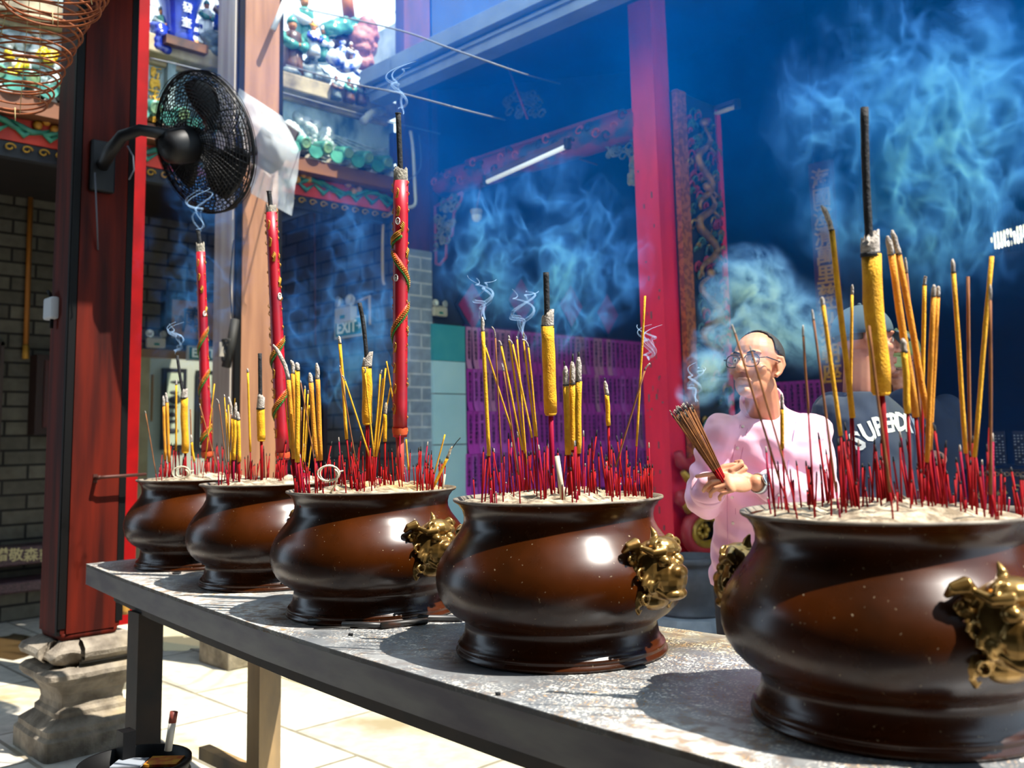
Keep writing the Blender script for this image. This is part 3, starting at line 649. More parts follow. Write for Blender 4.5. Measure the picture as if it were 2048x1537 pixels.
# ---- three giant dragon incense sticks
GOLD = M('gilt relief', '#c9952c', .4, metal=.5, col2='#8f5d18', scale=60)
ORANGE = M('orange relief paste', '#d8481a', .6, col2='#c02d12', scale=30)
GREEN = M('green relief paste', '#2f8a2a', .6, col2='#1c5a20', scale=60)
CANDLE = M('deep red incense paste', '#b00c1e', .42, col2='#8c0a24', scale=9, spec=.6)
PINKSTEM = M('pinkish red stem', '#b23a2e', .7, col2='#962a24', scale=14)
WHITE = M('white paint', '#d8d4cc', .6)
def dragon(i, top, bot, bx, wt, wb, ash_y, core, cw, t, lab, coils, emblem, seed):
    rr = random.Random(seed); base = ash_point(i, bx, t); D = depth(base); P = lambda q: atD(q[0], q[1], D)
    a, z = P(bot), P(top); r0, r1 = wb/2/FPX*D, wt/2/FPX*D; L = (z-a); Ln = L.length; ax = L.normalized()
    side = (RT-ax*RT.dot(ax)).normalized(); fr = ax.cross(side); fr = fr if fr.dot(FW) < 0 else -fr
    def cyl(u, ang, e=0.): r = r0+(r1-r0)*u+e; return a+L*u+(side*math.sin(ang)+fr*math.cos(ang))*r
    o = thing('dragon_incense', base, lab, 'incense stick', 'giant red dragon incense sticks')
    MB().tube([a+L*k/8 for k in range(9)], [r0+(r1-r0)*k/8 for k in range(9)], 32).build('shaft', CANDLE, o)
    MB().tube([base-Vector((0, 0, .03)), base.lerp(a, .5), a], [r0*.56, r0*.55, r0*.55], 20).build('stem', PINKSTEM, o)
    b = MB(); n = 28; vs = []; fs = []
    for h in range(3):
        for j in range(n):
            an = 2*PI*j/n; vs.append(a+ax*(-.006-.014*h+(.005*noise.noise(Vector((j*.8, seed, 0))) if h == 0 else 0)+.034)*1+(side*math.sin(an)+fr*math.cos(an))*(r0*1.10-(.2*r0 if h == 2 else 0)))
    for h in range(2):
        for j in range(n): fs.append((h*n+j, h*n+(j+1) % n, (h+1)*n+(j+1) % n, (h+1)*n+j))
    b.add(vs, fs); b.build('collar', M('orange paper collar', '#cf5a2a', .7, col2='#b8431d', scale=30), o)
    at = P((top[0]-(bot[0]-top[0])*.03, ash_y)); b = MB(); vs = []; fs = []; H = [0, .35, .7, 1.]
    for h in H:
        for j in range(n):
            an = 2*PI*j/n; jag = 1 if h < .7 else .80+.5*noise.noise(Vector((j*.55, seed, h)))
            vs.append(z+(at-z)*h*jag+(side*math.sin(an)+fr*math.cos(an))*r1*(.97-.06*h))
    m0 = len(vs)
    for h in (1, .5):
        for j in range(n):
            an = 2*PI*j/n; src = vs[(len(H)-1)*n+j]; q = (src-z).dot(ax); vs.append(z+ax*q*h+(side*math.sin(an)+fr*math.cos(an))*r1*.78)
    for q in range(3):
        for j in range(n): fs.append((q*n+j, q*n+(j+1) % n, (q+1)*n+(j+1) % n, (q+1)*n+j))
    for j in range(n): fs += [(3*n+j, 3*n+(j+1) % n, m0+(j+1) % n, m0+j), (m0+j, m0+(j+1) % n, m0+n+(j+1) % n, m0+n+j)]
    fs.append(tuple(m0+n+j for j in range(n))); b.add(vs, fs); b.build('ash_rim', M('dark grey ash', '#6a645c', .9, col2='#a39a88', scale=40, bump=.6, bscale=120), o)
    pc = P(core); cr = cw/2/FPX*D; b = MB(); q0 = z+(at-z)*.3
    b.tube([q0.lerp(pc, k/8) for k in range(9)], [cr*(1+.12*noise.noise(Vector((k, seed, 0)))) for k in range(9)], 14)
    b.tube([pc-ax*.004, pc+ax*.003], [cr*.9, cr*1.25], 12); b.build('charred_core', CHAR, o)
    # coiling dragon: body, scales and green fin
    for (u0, u1, a0, a1) in coils:
        b, g, sc = MB(), MB(), MB()
        K = 22; pts = [cyl(u0+(u1-u0)*k/K, a0+(a1-a0)*k/K, -.22*r0) for k in range(K+1)]
        b.tube(pts, [r0*.50*math.sin(PI*min(1, (k+2)/(K*.4)))+.0 if k < K*.2 else r0*.5*(1 if k < K*.8 else (K+1.5-k)/(K*.2+1.5)) for k in range(K+1)], 8, flat=.9)
        g.tube([cyl(u0+(u1-u0)*k/K-.55*r0/Ln*1.1, a0+(a1-a0)*k/K, .002) for k in range(K+1)], r0*.15, 6)
        for k in range(2, K-1):
            for w in (-.25, .0, .25):
                sc.ell(cyl(u0+(u1-u0)*k/K+w*r0/Ln*1.2, a0+(a1-a0)*k/K, r0*.22+.001), r0*.10, 6, 4)
        for k in range(3, K, 2):
            p = cyl(u0+(u1-u0)*k/K-.62*r0/Ln*1.1, a0+(a1-a0)*k/K, .003); g.tube([p, p-ax*r0*.22+(side if k % 4 else -side)*r0*.1], [r0*.10, r0*.02], 5)
        b.build('dragon_body', ORANGE, o); g.build('dragon_fin', GREEN, o); sc.build('dragon_scales', GOLD, o)
    # gilt flames and flakes along the sides
    f = MB()
    for k in range(70):
        u = rr.random()**.9; an = rr.choice((-1.35, 1.25))+rr.uniform(-.22, .22) if u > .0 else 0
        p = cyl(u, an, .0005); h = r0*rr.uniform(.3, .75); sgn = rr.choice((-1, 1))
        f.tube([p, p+ax*h*.5+side*sgn*h*.3, p+ax*h], [r0*.13, r0*.10, r0*.02], 5, flat=.6)
    for u, an in ((.86, -.45), (.80, .1), (.93, -.6), (.70, .9), (.33, -.9), (.25, -1.0), (.17, -.9), (.09, -1.0)):
        for q in range(4):
            p = cyl(u, an+.10*q, .001); f.tube([p, p+ax*r0*(.5+.2*q)+side*.2*r0, p+ax*r0*(.9+.2*q)-side*.1*r0], [r0*.12, r0*.10, r0*.03], 5, flat=.6)
    f.build('flame_relief', GOLD, o)['kind'] = 'stuff'
    e = MB()
    for (u, an) in emblem:
        c0 = cyl(u, an, .0015); nr = (side*math.sin(an)+fr*math.cos(an)); tn = ax.cross(nr)
        ring = [c0+(tn*math.cos(q*PI/10)+ax*math.sin(q*PI/10)*1.5)*r0*.30 for q in range(21)]
        e.tube(ring, r0*.07, 6); sp = [c0+(tn*math.cos(q*.55)+ax*math.sin(q*.55)*1.4)*r0*(.02+.018*q) for q in range(13)]; e.tube(sp, r0*.05, 6)
    e.build('white_emblem', WHITE, o)
    return o
dragon(0, (401, 504), (414.4, 916), 415, 17.6, 20.5, 484, (396.5, 464), 8, .06, 'shortest giant red dragon incense stick, standing in the farthest bronze pot', [(.08, .16, -1.2, 1.4), (.30, .44, -1.9, 1.7), (.50, .64, -1.9, 1.7)], [(.70, .75)], 1)
dragon(1, (542.6, 425), (566, 920), 564.5, 22, 27, 408, (538, 384), 9, .02, 'giant red dragon incense stick in the second-farthest pot, before the plastic-covered pillar', [(.38, .50, -2., 1.7), (.17, .29, -2., 1.7)], [(.66, 1.0)], 2)
dragon(2, (801.4, 362), (800, 874), 801, 30, 28.5, 333, (796.5, 228), 11, .05, 'tallest giant red dragon incense stick, standing in the middle bronze pot', [(.38, .53, -2.0, 1.8), (.58, .74, 2.2, -1.6), (.755, .80, -1.8, .3)], [(.84, -.25), (.62, -.5)], 3)
# ---- short burnt stubs, pot by pot
def stub_mesh(h, r, seed, tipm):
    q = random.Random(seed); wv = q.uniform(-.003, .003); b = MB()
    b.tube([(0, 0, -.02), (wv*.4, 0, h*.4), (wv, 0, h*.9)], [r, r*.97, r*.93], 6, 0); b.tube([(wv, 0, h*.9), (wv*1.2, wv*.3, h)], [r, r*.6], 6, 1)
    o = b.build('stub', [STEM if seed % 4 else STEM2, tipm]); me = o.data; bpy.data.objects.remove(o); return me
SV = [stub_mesh(h, r, k, CHAR if k % 4 else ASHC) for k, (h, r) in enumerate([(.03, .0017), (.042, .0018), (.05, .0016), (.058, .002), (.066, .0018), (.075, .002), (.085, .0021), (.095, .0018), (.11, .0022), (.125, .0020)])]
CL = [[(330, .0, .7), (360, .02, .8), (395, -.05, .9), (420, 0, .8), (440, .05, .7)],
      [(445, -.08, .8), (470, 0, .9), (500, 0, .6), (540, .05, .9), (600, .06, .9), (640, .0, .8), (560, 0, .9)],
      [(600, -.1, .7), (645, 0, .9), (670, .0, 1.), (700, .0, .9), (740, .05, .9), (770, -.05, .8), (790, .05, 1.), (845, .0, 1.05), (860, -.1, .9), (720, -.1, .7), (880, .05, .6)],
      [(975, -.1, .8), (990, .05, .9), (1025, -.05, .9), (1045, .05, 1.0), (1075, .1, 1.), (1090, -.1, .9), (1120, .08, .9), (1145, -.12, .8), (1172, .05, 1.1), (1185, -.05, .9), (1205, .0, .8), (1230, .0, 1.), (1245, -.06, 1.05), (1262, .05, .8), (1290, .0, .6), (1310, .0, .9)],
      [(1545, -.06, .7), (1575, .0, .7), (1610, .05, .6), (1640, -.03, .7), (1680, .05, .95), (1700, -.05, 1.), (1715, .0, 1.0), (1735, .08, .9), (1765, .1, 1.), (1800, -.05, .9), (1820, .05, 1.), (1840, -.08, .9), (1875, .05, 1.), (1890, .0, 1.05), (1925, -.04, 1.0), (1935, .06, 1.), (1955, .0, 1.), (1990, -.05, .5), (2010, .02, .5), (1850, .1, 1.1)]]
NIND = [24, 36, 84, 80, 76]; NEXTRA = [26, 34, 60, 60, 84]
extra = MB()
for i in range(5):
    q = random.Random(50+i)
    for k in range(NIND[i]+NEXTRA[i]):
        cx_, ct, hh = CL[i][q.randrange(len(CL[i]))]; sc_ = depth(POTROOT[i].location)
        bx = cx_+q.gauss(0, 1)*FPX*.018/sc_; t = max(-.17, min(.17, ct+q.gauss(0, .05)))
        p = ash_point(i, bx, t); vi = q.randrange(len(SV)); h = .62+.45*hh*q.random()
        if hh < .65: vi = min(vi, 5)
        rot = Euler((q.gauss(0, .07), q.gauss(0, .07), q.uniform(0, 6.28)))
        if k < NIND[i]:
            o = bpy.data.objects.new('incense_stub', SV[vi]); COL.objects.link(o); o.location = p; o.rotation_euler = rot; o.scale = (1, 1, h+.3)
            tag(o, 'short red burnt-down incense stub standing in the ash of the %s bronze pot' % PN[i], 'incense stub', 'burnt stubs in the %s pot' % PN[i])
        else:
            m = Matrix.Translation(p) @ rot.to_matrix().to_4x4() @ Matrix.Diagonal((1, 1, h+.3, 1)); me = SV[vi]
            extra.add([m @ v.co for v in me.vertices], [tuple(f.vertices) for f in me.polygons], 0)
            for z_, f in enumerate(me.polygons): extra.m[-len(me.polygons)+z_] = f.material_index
tag(extra.build('incense_stubs', [STEM, CHAR], loc=(-2, 1.7, TZ+PH)), 'crowd of further red burnt incense stubs filling the ash of all five pots', 'incense stub', kind='stuff')
# ---- curled ash and a pale paper roll
CURL = M('curled pale ash', '#c8bba2', .9)
def curl(i, bx, by, r, t, lab, turns=2.2, seed=0):
    base = ash_point(i, bx, t); D = depth(base); q = random.Random(seed); c = atD(bx, by, D); rr = r/FPX*D; pts = []
    for k in range(int(turns*16)):
        a = k/16*2*PI; g = rr*(1-.10*math.sin(a*.5+seed)); pts.append(c+RT*g*math.cos(a)*(1+.015*k)+UP*g*math.sin(a)*.95-FW*.004*k*.3)
    pts = [pts[0]+RT*rr*.8+UP*rr*.2]+pts; 
    pts += [pts[-1]+(base-pts[-1])*u+RT*rr*.5*math.sin(u*PI) for u in (.35, .7, 1)]
    o = MB().tube(pts, .0024, 6).build('curled_ash', CURL, loc=base); tag(o, lab, 'ash curl')
curl(0, 367, 944, 12, -.14, 'looping pale curl of unburnt ash in the farthest pot', seed=1)
curl(2, 660, 945, 16, -.15, 'looping pale curl of unburnt ash on the left of the middle pot', seed=2)
p = ash_point(3, 1126, -.14); D = depth(p); tag(MB().tube([p-Vector((0, 0, .004)), atD(1114, 913, D)], [.0065, .0055], 10).build('paper_roll', CURL, loc=p), 'pale rolled paper stub leaning behind the thick stick in the second-nearest pot', 'paper roll')
p = ash_point(2, 903, -.12); D = depth(p); tag(MB().tube([p+RT*.012, atD(890, 949, D)], [.003, .003], 8).build('paper_roll', CURL, loc=p), 'short pale stick lying against the right rim of the middle pot', 'paper roll')
# ---- charred cores left lying on the table
def rod(a, z, r, lab, br=False):
    o = MB().tube([Vector(a)+Vector((0, 0, r)), (Vector(a)+Vector(z))/2+Vector((0, 0, r+.001)), Vector(z)+Vector((0, 0, r))], [r, r*.96, r*.98], 12).build('charred_rod', M('charred rusty rod', '#15120f', .5, col2='#5b2f18', scale=9, lo=.55, hi=.7) if br else M('charred grey rod', '#131316', .45, col2='#2c2b2c', scale=9), loc=(Vector(a)+Vector(z))/2)
    tag(o, lab, 'rod', 'charred rods on the table')
T0 = lambda x, y: onZ(x, y, TZ+.001)
rod(T0(636, 1241), T0(925, 1244), .0085, 'longest charred rod, lying closest to the foot of the middle pot')
rod(T0(617, 1251), T0(700, 1251), .0085, 'short black charred rod at the left end of the rods on the table')
rod(T0(685, 1256), T0(765, 1258), .008, 'grey charred rod lying in front, between two others on the table')
rod(T0(762, 1259), T0(854, 1249), .0085, 'charred rod with rusty brown patches, right end of the rods on table', True)
rod(T0(628, 1259), T0(700, 1259), .003, 'thin brown charred splinter in front of the rods on the table', True)
def flake(x, y, r, lab):
    c = T0(x, y); q = random.Random(x); b = MB(); pts = [c+Vector((math.cos(k)*r*q.uniform(.6, 1.3), math.sin(k)*r*q.uniform(.5, 1.1), 0)) for k in (0, .9, 1.8, 2.7, 3.6, 4.5, 5.4)]; b.prism(pts, (0, 0, .004)); tag(b.build('ash_flake', CHAR, loc=c), lab, 'flake')
flake(352, 1148, .02, 'black ash flake on the table by the farthest pot'); flake(701, 1271, .009, 'small black ash flake on the table left of the rods, near the front edge'); flake(996, 1390, .006, 'tiny black crumb at the front edge of the table, before the second-nearest pot')
# ================================================================== people
from mathutils.bvhtree import BVHTree
SKIN = M('skin', '#c58a68', .5, col2='#b5765a', scale=14, spec=.4)
SKIN2 = M('ruddy skin', '#b9806c', .55, col2='#a86a5a', scale=14)
TOCAM = -Vector((FW.x, FW.y, 0)).normalized(); RIGHT = Vector((RT.x, RT.y, 0)).normalized(); ZU = Vector((0, 0, 1))
def cap(b, p, q, r0, r1, n=16, k=6):
    """tapered limb with rounded ends"""
    p, q = Vector(p), Vector(q); b.tube([p.lerp(q, i/k) for i in range(k+1)], [r0+(r1-r0)*i/k for i in range(k+1)], n); b.ell(p, r0, n, 8); b.ell(q, r1, n, 8)
def loft(b, rings, n=32):
    """rings: (centre, half-width vector, half-depth vector)"""
    vs = []; fs = []
    for c, w, d in rings:
        for j in range(n):
            a = 2*PI*j/n; ca, sa = math.cos(a), math.sin(a); e = 2/2.4
            vs.append(Vector(c)+Vector(w)*math.copysign(abs(ca)**e, ca)+Vector(d)*math.copysign(abs(sa)**e, sa))
    for i in range(len(rings)-1):
        for j in range(n): fs.append((i*n+j, i*n+(j+1) % n, (i+1)*n+(j+1) % n, (i+1)*n+j))
    fs.append(tuple(range(n-1, -1, -1))); fs.append(tuple((len(rings)-1)*n+j for j in range(n))); b.add(vs, fs)
def skinned(b, name, mat, parent, vox, it=3, fac=.5, bump=None):
    o = b.build(name, mat, parent); mod(o, 'REMESH', mode='VOXEL', voxel_size=vox, use_smooth_shade=True)
    if it: mod(o, 'SMOOTH', factor=fac, iterations=it)
    apply_mods(o)
    if bump:
        ns = [v.normal.copy() for v in o.data.vertices]; w0 = WL[parent.name]
        for v, nv in zip(o.data.vertices, ns): v.co += nv*bump(v.co+w0)
    o.data.polygons.foreach_set('use_smooth', [True]*len(o.data.polygons)); return o
def head_frame(c, f, up_hint=ZU):
    f = Vector(f).normalized(); x = up_hint.cross(f).normalized()*1.0; u = f.cross(x)*1.0
    u = u if u.z > 0 else -u; x = f.cross(u)  # x = the person's own right
    return lambda a, bb, cc, k=1.: Vector(c)-x*a*k+f*bb*k+u*cc*k, Matrix((-x, f, u)).transposed()
def head(b, c, f, k=1., ears=True, tilt=ZU):
    P, rot = head_frame(c, f, tilt); E = lambda a, r: b.ell(P(*a, k), tuple(q*k for q in r), 20, 14, rot=rot)
    E((0, -.012, .038), (.076, .096, .084)); E((0, .030, -.015), (.064, .064, .078)); E((0, .034, -.068), (.052, .052, .046)); E((0, .070, -.098), (.024, .022, .018))
    b.tube([P(0, .084, .018, k), P(0, .100, -.008, k), P(0, .114, -.030, k)], [.008*k, .0105*k, .0135*k], 10); b.ell(P(0, .112, -.030, k), .0135*k)
    for s in (1, -1):
        b.ell(P(s*.013, .101, -.034, k), .0095*k); E((s*.030, .076, .028), (.028, .014, .009)); E((s*.044, .058, -.022), (.022, .024, .02)); E((s*.032, .072, .004), (.017, .012, .011))
        if ears:
            b.tube([P(s*.074, -.002, .028, k), P(s*.084, -.014, .030, k), P(s*.088, -.018, .008, k), P(s*.081, -.008, -.022, k), P(s*.074, .006, -.036, k)], [.008*k, .008*k, .009*k, .008*k, .008*k], 8); E((s*.078, -.008, .0), (.008, .016, .026))
    b.tube([P(-.024, .082, -.066, k), P(-.010, .094, -.061, k), P(0, .095, -.062, k), P(.010, .094, -.061, k), P(.024, .082, -.066, k)], [.003*k, .0055*k, .0055*k, .0055*k, .003*k], 8)
    b.tube([P(-.020, .084, -.072, k), P(0, .093, -.074, k), P(.020, .084, -.072, k)], [.004*k, .0075*k, .004*k], 8)
    return P, rot
def hand(b, wrist, d, nrm, s, curl, spread=0., thumb=(.5, .3), k=1., fl=None):
    """d: from wrist to knuckles, nrm: out of the back of the hand, s: +1/-1 side of the thumb; curl: bend of each joint per finger"""
    d = Vector(d).normalized(); nrm = Vector(nrm); nrm = (nrm-d*nrm.dot(d)).normalized(); l = nrm.cross(d); l = l if l.z > 0 else -l   # l points to the thumb side (thumbs up in both grips)
    W0 = Vector(wrist); m = Matrix((l, d, nrm)).transposed()
    b.ell(W0+d*.048*k, (.038*k, .052*k, .0155*k), 20, 12, rot=m); b.ell(W0+d*.078*k, (.040*k, .022*k, .0135*k), 18, 10, rot=m); b.ell(W0+d*.02*k+l*.018*k, (.02*k, .032*k, .016*k), 14, 10, rot=m)
    for q in range(4):
        off = (.0315-.021*q); ln = (.043, .047, .044, .034)[q]*k; base = W0+d*(.088-(.0, 0, .002, .010)[q])*k+l*off*k; dr = (d+l*(spread*(1.5-q)*.10)).normalized(); p = base; r = (.0086, .0088, .0084, .0074)[q]*k
        cs = curl[q] if isinstance(curl[0], (list, tuple)) else curl
        for j in range(3):
            dr = Matrix.Rotation(cs[j] if (Matrix.Rotation(.5, 3, l) @ d).dot(nrm) < 0 else -cs[j], 3, l) @ dr
            nl = ln*(1., .66, .52)[j]; e = p+dr*nl; cap(b, p, e, r*(1-.06*j), r*(.94-.06*j), 10, 3); p = e
    tb0 = W0+d*.028*k+l*.030*k; t1 = tb0+(d*.7+l*thumb[0]-nrm*thumb[1]).normalized()*.040*k; t2 = t1+(d*.9+l*(thumb[0]-.55)-nrm*thumb[1]).normalized()*.032*k; t3 = t2+(d*.95+l*(thumb[0]-.9)-nrm*thumb[1]).normalized()*.024*k
    cap(b, tb0, t1, .0125*k, .0105*k, 12, 3); cap(b, t1, t2, .0105*k, .0095*k, 12, 3); cap(b, t2, t3, .0095*k, .008*k, 12, 3)
def bvh_of(o):
    me = o.data; off = WL[o.name]; return BVHTree.FromPolygons([v.co+off for v in me.vertices], [tuple(p.vertices) for p in me.polygons])
def see(bvh, px, py):
    d = ray(px, py).normalized(); h = bvh.ray_cast(EYE, d); return h[0], h[1]
def eyes(o, P, rot, k=1., iris='#20130c'):
    for s in (1, -1):
        e = MB().ell(P(s*.032, .0745, .004, k), .0125*k, 16, 12); e.ell(P(s*.032, .0835, .004, k), (.0055*k, .004*k, .0055*k), 12, 8, 1, rot=rot)
        e.build('eye', [M('eye white', '#d8d2c8', .3), M('dark iris', iris, .2)], o)
        MB().tube([P(s*.014, .092, .026, k), P(s*.032, .092, .032, k), P(s*.050, .078, .027, k)], [.0025*k, .004*k, .002*k], 6).build('eyebrow', M('dark hair', '#15110f', .7), o)
def hair_cap(o, P, rot, k, keep, mat, th=.006):
    b = MB(); n, m = 40, 26; r = (.0775*k, .0975*k, .0855*k); pts = {}; vs = []; fs = []
    loc = []
    for i in range(m+1):
        for j in range(n):
            t = PI*i/m; ph = 2*PI*j/n; q = Vector((math.sin(t)*math.cos(ph), math.sin(t)*math.sin(ph), math.cos(t))); loc.append(q); vs.append(P(0, -.012, .038, k)+rot @ Vector((q.x*r[0], q.y*r[1], q.z*r[2])))
    for i in range(m):
        for j in range(n):
            f = (i*n+j, (i+1)*n+j, (i+1)*n+(j+1) % n, i*n+(j+1) % n)
            if keep(sum((loc[q] for q in f), Vector())/4): fs.append(f)
    b.add(vs, fs); ob = b.build('hair', mat, o); bm = bmesh.new(); bm.from_mesh(ob.data); bmesh.ops.delete(bm, geom=[v for v in bm.verts if not v.link_faces], context='VERTS'); bmesh.ops.remove_doubles(bm, verts=bm.verts, dist=1e-5); bm.to_mesh(ob.data); bm.free()
    mod(ob, 'SOLIDIFY', thickness=th, offset=-1); mod(ob, 'SUBSURF', levels=1, render_levels=1); return ob
def glasses(o, P, k=1., mat=None):
    b = MB(); lens = MB(); 
    for s in (1, -1):
        ring = []
        for q in range(25):
            a = 2*PI*q/24; ca, sa = math.cos(a), math.sin(a); ring.append(P(s*.034+.026*math.copysign(abs(ca)**.75, ca), .102-.006*abs(s*.034+.026*ca)/.05, -.002+.021*math.copysign(abs(sa)**.75, sa), k))
        b.tube(ring, .0017*k, 6); lens.add(ring[:-1], [tuple(range(24))], 0, False)
        b.tube([P(s*.060, .094, .006, k), P(s*.078, .080, .010, k), P(s*.083, .03, .012, k), P(s*.084, -.01, .014, k), P(s*.083, -.024, .0, k)], [.0016*k, .002*k, .002*k, .0018*k, .0016*k], 6)
    b.tube([P(-.010, .104, .004, k), P(0, .110, .008, k), P(.010, .104, .004, k)], .0015*k, 6)
    g = b.build('glasses', mat or M('dark grey frames', '#2b2d33', .3, metal=.6), o)
    l = lens.build('lens', M('spectacle lens', '#ffffff', .03, alpha=.12), g); return g
# ---------------------------------------------------------------- the man in pink
D1 = 3.30; H = lambda x, y, dz=0.: atD(x, y, D1-dz)
man = thing('person', (H(1535, 1000).x, H(1535, 1000).y, 0), 'person with glasses in a pale pink shirt holding a bundle of burning incense', 'person')
fd = math.radians(20); fwd = TOCAM*math.cos(fd)-RIGHT*math.sin(fd); wid = Vector((0, 0, 1)).cross(fwd).normalized(); wid = wid if wid.dot(RIGHT) > 0 else -wid
hf = (TOCAM*math.cos(math.radians(42))-RIGHT*math.sin(math.radians(42)))+ZU*.20
HC = H(1513, 735, .05)
b = MB(); P, rot = head(b, HC, hf, 1.02, tilt=ZU)
nb = H(1528, 832, -.0)
cap(b, P(0, -.03, -.06), nb, .056, .060); cap(b, nb, H(1534, 880, -.03), .058, .085)
loft(b, [(H(1532, 1160, -.02), wid*.15, fwd*.10), (H(1535, 1060), wid*.15, fwd*.10), (H(1535, 920), wid*.17, fwd*.105), (H(1533, 850), wid*.15, fwd*.08)])
RS, RE, RW = H(1450, 870, .0), H(1406, 1000, .02), H(1421, 972, .165)
LS, LE, LW = H(1618, 868, -.02), H(1638, 1002, .03), H(1512, 966, .215)
for a_, e_, w_ in ((RS, RE, RW), (LS, LE, LW)): cap(b, a_, e_, .050, .042); cap(b, e_, w_, .040, .027)
hip = H(1532, 1150, -.02); footz = .03
for s in (-1, 1):
    h0 = hip+wid*s*.09; kn = Vector((h0.x, h0.y, .50))+fwd*.03+wid*s*.01; an = Vector((h0.x, h0.y, .09))+wid*s*.02-fwd*.02
    cap(b, h0, kn, .078, .055); cap(b, kn, an, .052, .038); cap(b, an, an+fwd*.12-ZU*.045, .035, .03)
# hands folded round the bundle
b1 = (RW-RE).normalized()
hand(b, RW+RIGHT*.004, (RIGHT*.70+TOCAM*.55+ZU*.25), (TOCAM*.55-RIGHT*.5-ZU*.35), 1, [(.75, 1.25, .8), (.8, 1.25, .8), (.85, 1.25, .8), (.9, 1.2, .8)], thumb=(.25, .55))
hand(b, LW-RIGHT*.012, (-RIGHT*.92+TOCAM*.22+ZU*.06), (TOCAM*.80+ZU*.55), 1, [(.12, .18, .12), (.45, .75, .45), (.55, .85, .5), (.62, .9, .5)], thumb=(.55, .25))
skinned(b, 'body', SKIN, man, .0032, 2, .5)
eyes(man, P, rot, 1.02)
HAIR = M('short black hair', '#120f10', .7, col2='#221d1c', scale=90, bump=.5, bscale=220)
hair_cap(man, P, rot, 1.02, lambda q: (q.z > .62 and q.y < .30) or (q.z > .02 and q.y < .22+.1*q.z) or (q.y < -.12 and q.z > -.12) or (q.y < -.42 and q.z > -.62), HAIR, .006)
glasses(man, P, 1.02)
# shirt
SHIRT = M('pale pink cotton', '#eab4cc', .8, col2='#e2a8c2', scale=5, sheen=.2)
b = MB()
loft(b, [(H(1526, 1172, -.02), wid*.188, fwd*.125), (H(1528, 1120, -.01), wid*.186, fwd*.122), (H(1531, 1060), wid*.178, fwd*.118), (H(1533, 1000), wid*.183, fwd*.122), (H(1534, 930), wid*.195, fwd*.130), (H(1534, 880, .0), wid*.200, fwd*.122), (H(1532, 852, -.005), wid*.182, fwd*.098), (H(1529, 834, -.012), wid*.132, fwd*.082-ZU*.012), (H(1526, 824, -.02), wid*.086, fwd*.074-ZU*.030), (H(1523, 812, -.025), wid*.068, fwd*.068-ZU*.045)])
for a_, e_, w_ in ((RS, RE, RE.lerp(RW, .78)), (LS, LE, LE.lerp(LW, .80))):
    cap(b, a_, e_, .078, .066); cap(b, e_, w_, .064, .050)
    dd = (w_-e_).normalized(); cap(b, w_-dd*.035, w_, .056, .055)
def folds(p):
    v = noise.noise(p*9)*.009+noise.noise(Vector((p.x*16+p.z*9, p.y*16-p.z*7, p.z*22)))*.009
    v += .0045*math.sin(p.z*60+p.x*45+4*noise.noise(p*6)); return v
shirt = skinned(b, 'shirt', SHIRT, man, .006, 4, .5, folds); BV = bvh_of(shirt)
b = MB()
for q in range(36):
    a = 2*PI*q/36
col = [H(1523, 811, -.025)+wid*.070*math.cos(PI/2+.12+(2*PI-.24)*q/36)+(fwd*.070-ZU*.047)*math.sin(PI/2+.12+(2*PI-.24)*q/36)+ZU*(.012-.012*max(0, math.sin(PI/2+2*PI*q/36))**4) for q in range(37)]
b.tube([c-ZU*.006 for c in col], .0055, 8); b.tube([c+ZU*.004 for c in col], .0055, 8); b.tube([c+ZU*.013 for c in col], .0045, 8); b.build('collar', SHIRT, man)
pk = [see(BV, x, y) for x, y in ((1489, 850), (1484, 870), (1478, 895), (1472, 925), (1466, 960), (1463, 1000), (1463, 1050), (1464, 1100), (1467, 1150))]
b = MB()
for off in (-.014, .014):
    pp = [p+n*.001+wid*off for p, n in pk if p]; b.tube(pp, .0012, 5)
b.build('placket_stitching', M('rose stitching', '#c07f9c', .8), man)
for x, y in ((1486, 854), (1475, 897), (1464, 995), (1466, 1047), (1466, 1110)):
    p, n = see(BV, x, y)
    if p: MB().lathe([(.0056, 0), (.0056, .002), (.004, .0026), (.0, .002)], 16, p, 0, axis=n).build('button', M('pearl button', '#d9c7c0', .3), man)
pts = [see(BV, x, y) for x, y in ((1572, 955), (1577, 925), (1585, 880), (1592, 845))]
b = MB().tube([p+n*.001 for p, n in pts if p], .0014, 5); b.build('chest_stitching', M('lilac stitching', '#9a7aa8', .8), man)
for (e_, w_, t) in ((RE, RW, .78), (LE, LW, .80)):
    w = e_.lerp(w_, t); dd = (w_-e_).normalized(); b = MB().lathe([(.044, -.002), (.058, -.002), (.0605, -.02), (.059, -.042), (.055, -.044)], 32, w+dd*.008, 0, axis=dd); b.build('rolled_cuff', SHIRT, man)
TRO = M('dark navy trousers', '#0d1024', .8)
b = MB()
loft(b, [(hip-ZU*.09, wid*.165, fwd*.12), (hip-ZU*.02, wid*.175, fwd*.118), (hip+ZU*.06, wid*.165, fwd*.11)])
for s in (-1, 1):
    h0 = hip+wid*s*.088; kn = Vector((h0.x, h0.y, .50))+fwd*.03+wid*s*.01; an = Vector((h0.x, h0.y, .10))+wid*s*.02-fwd*.02
    cap(b, h0-ZU*.04, kn, .098, .072); cap(b, kn, an, .070, .06)
skinned(b, 'trousers', TRO, man, .009, 4)
for s in (-1, 1):
    an = Vector((hip.x, hip.y, 0))+wid*s*.108; b = MB(); b.ell(an+fwd*.06+ZU*.04, (.05, .05, .04), 16, 10); cap(b, an-fwd*.03+ZU*.042, an+fwd*.16+ZU*.036, .042, .034)
    sh = skinned(b, 'shoe', M('black shoe leather', '#0c0b0b', .35), man, .008, 2)
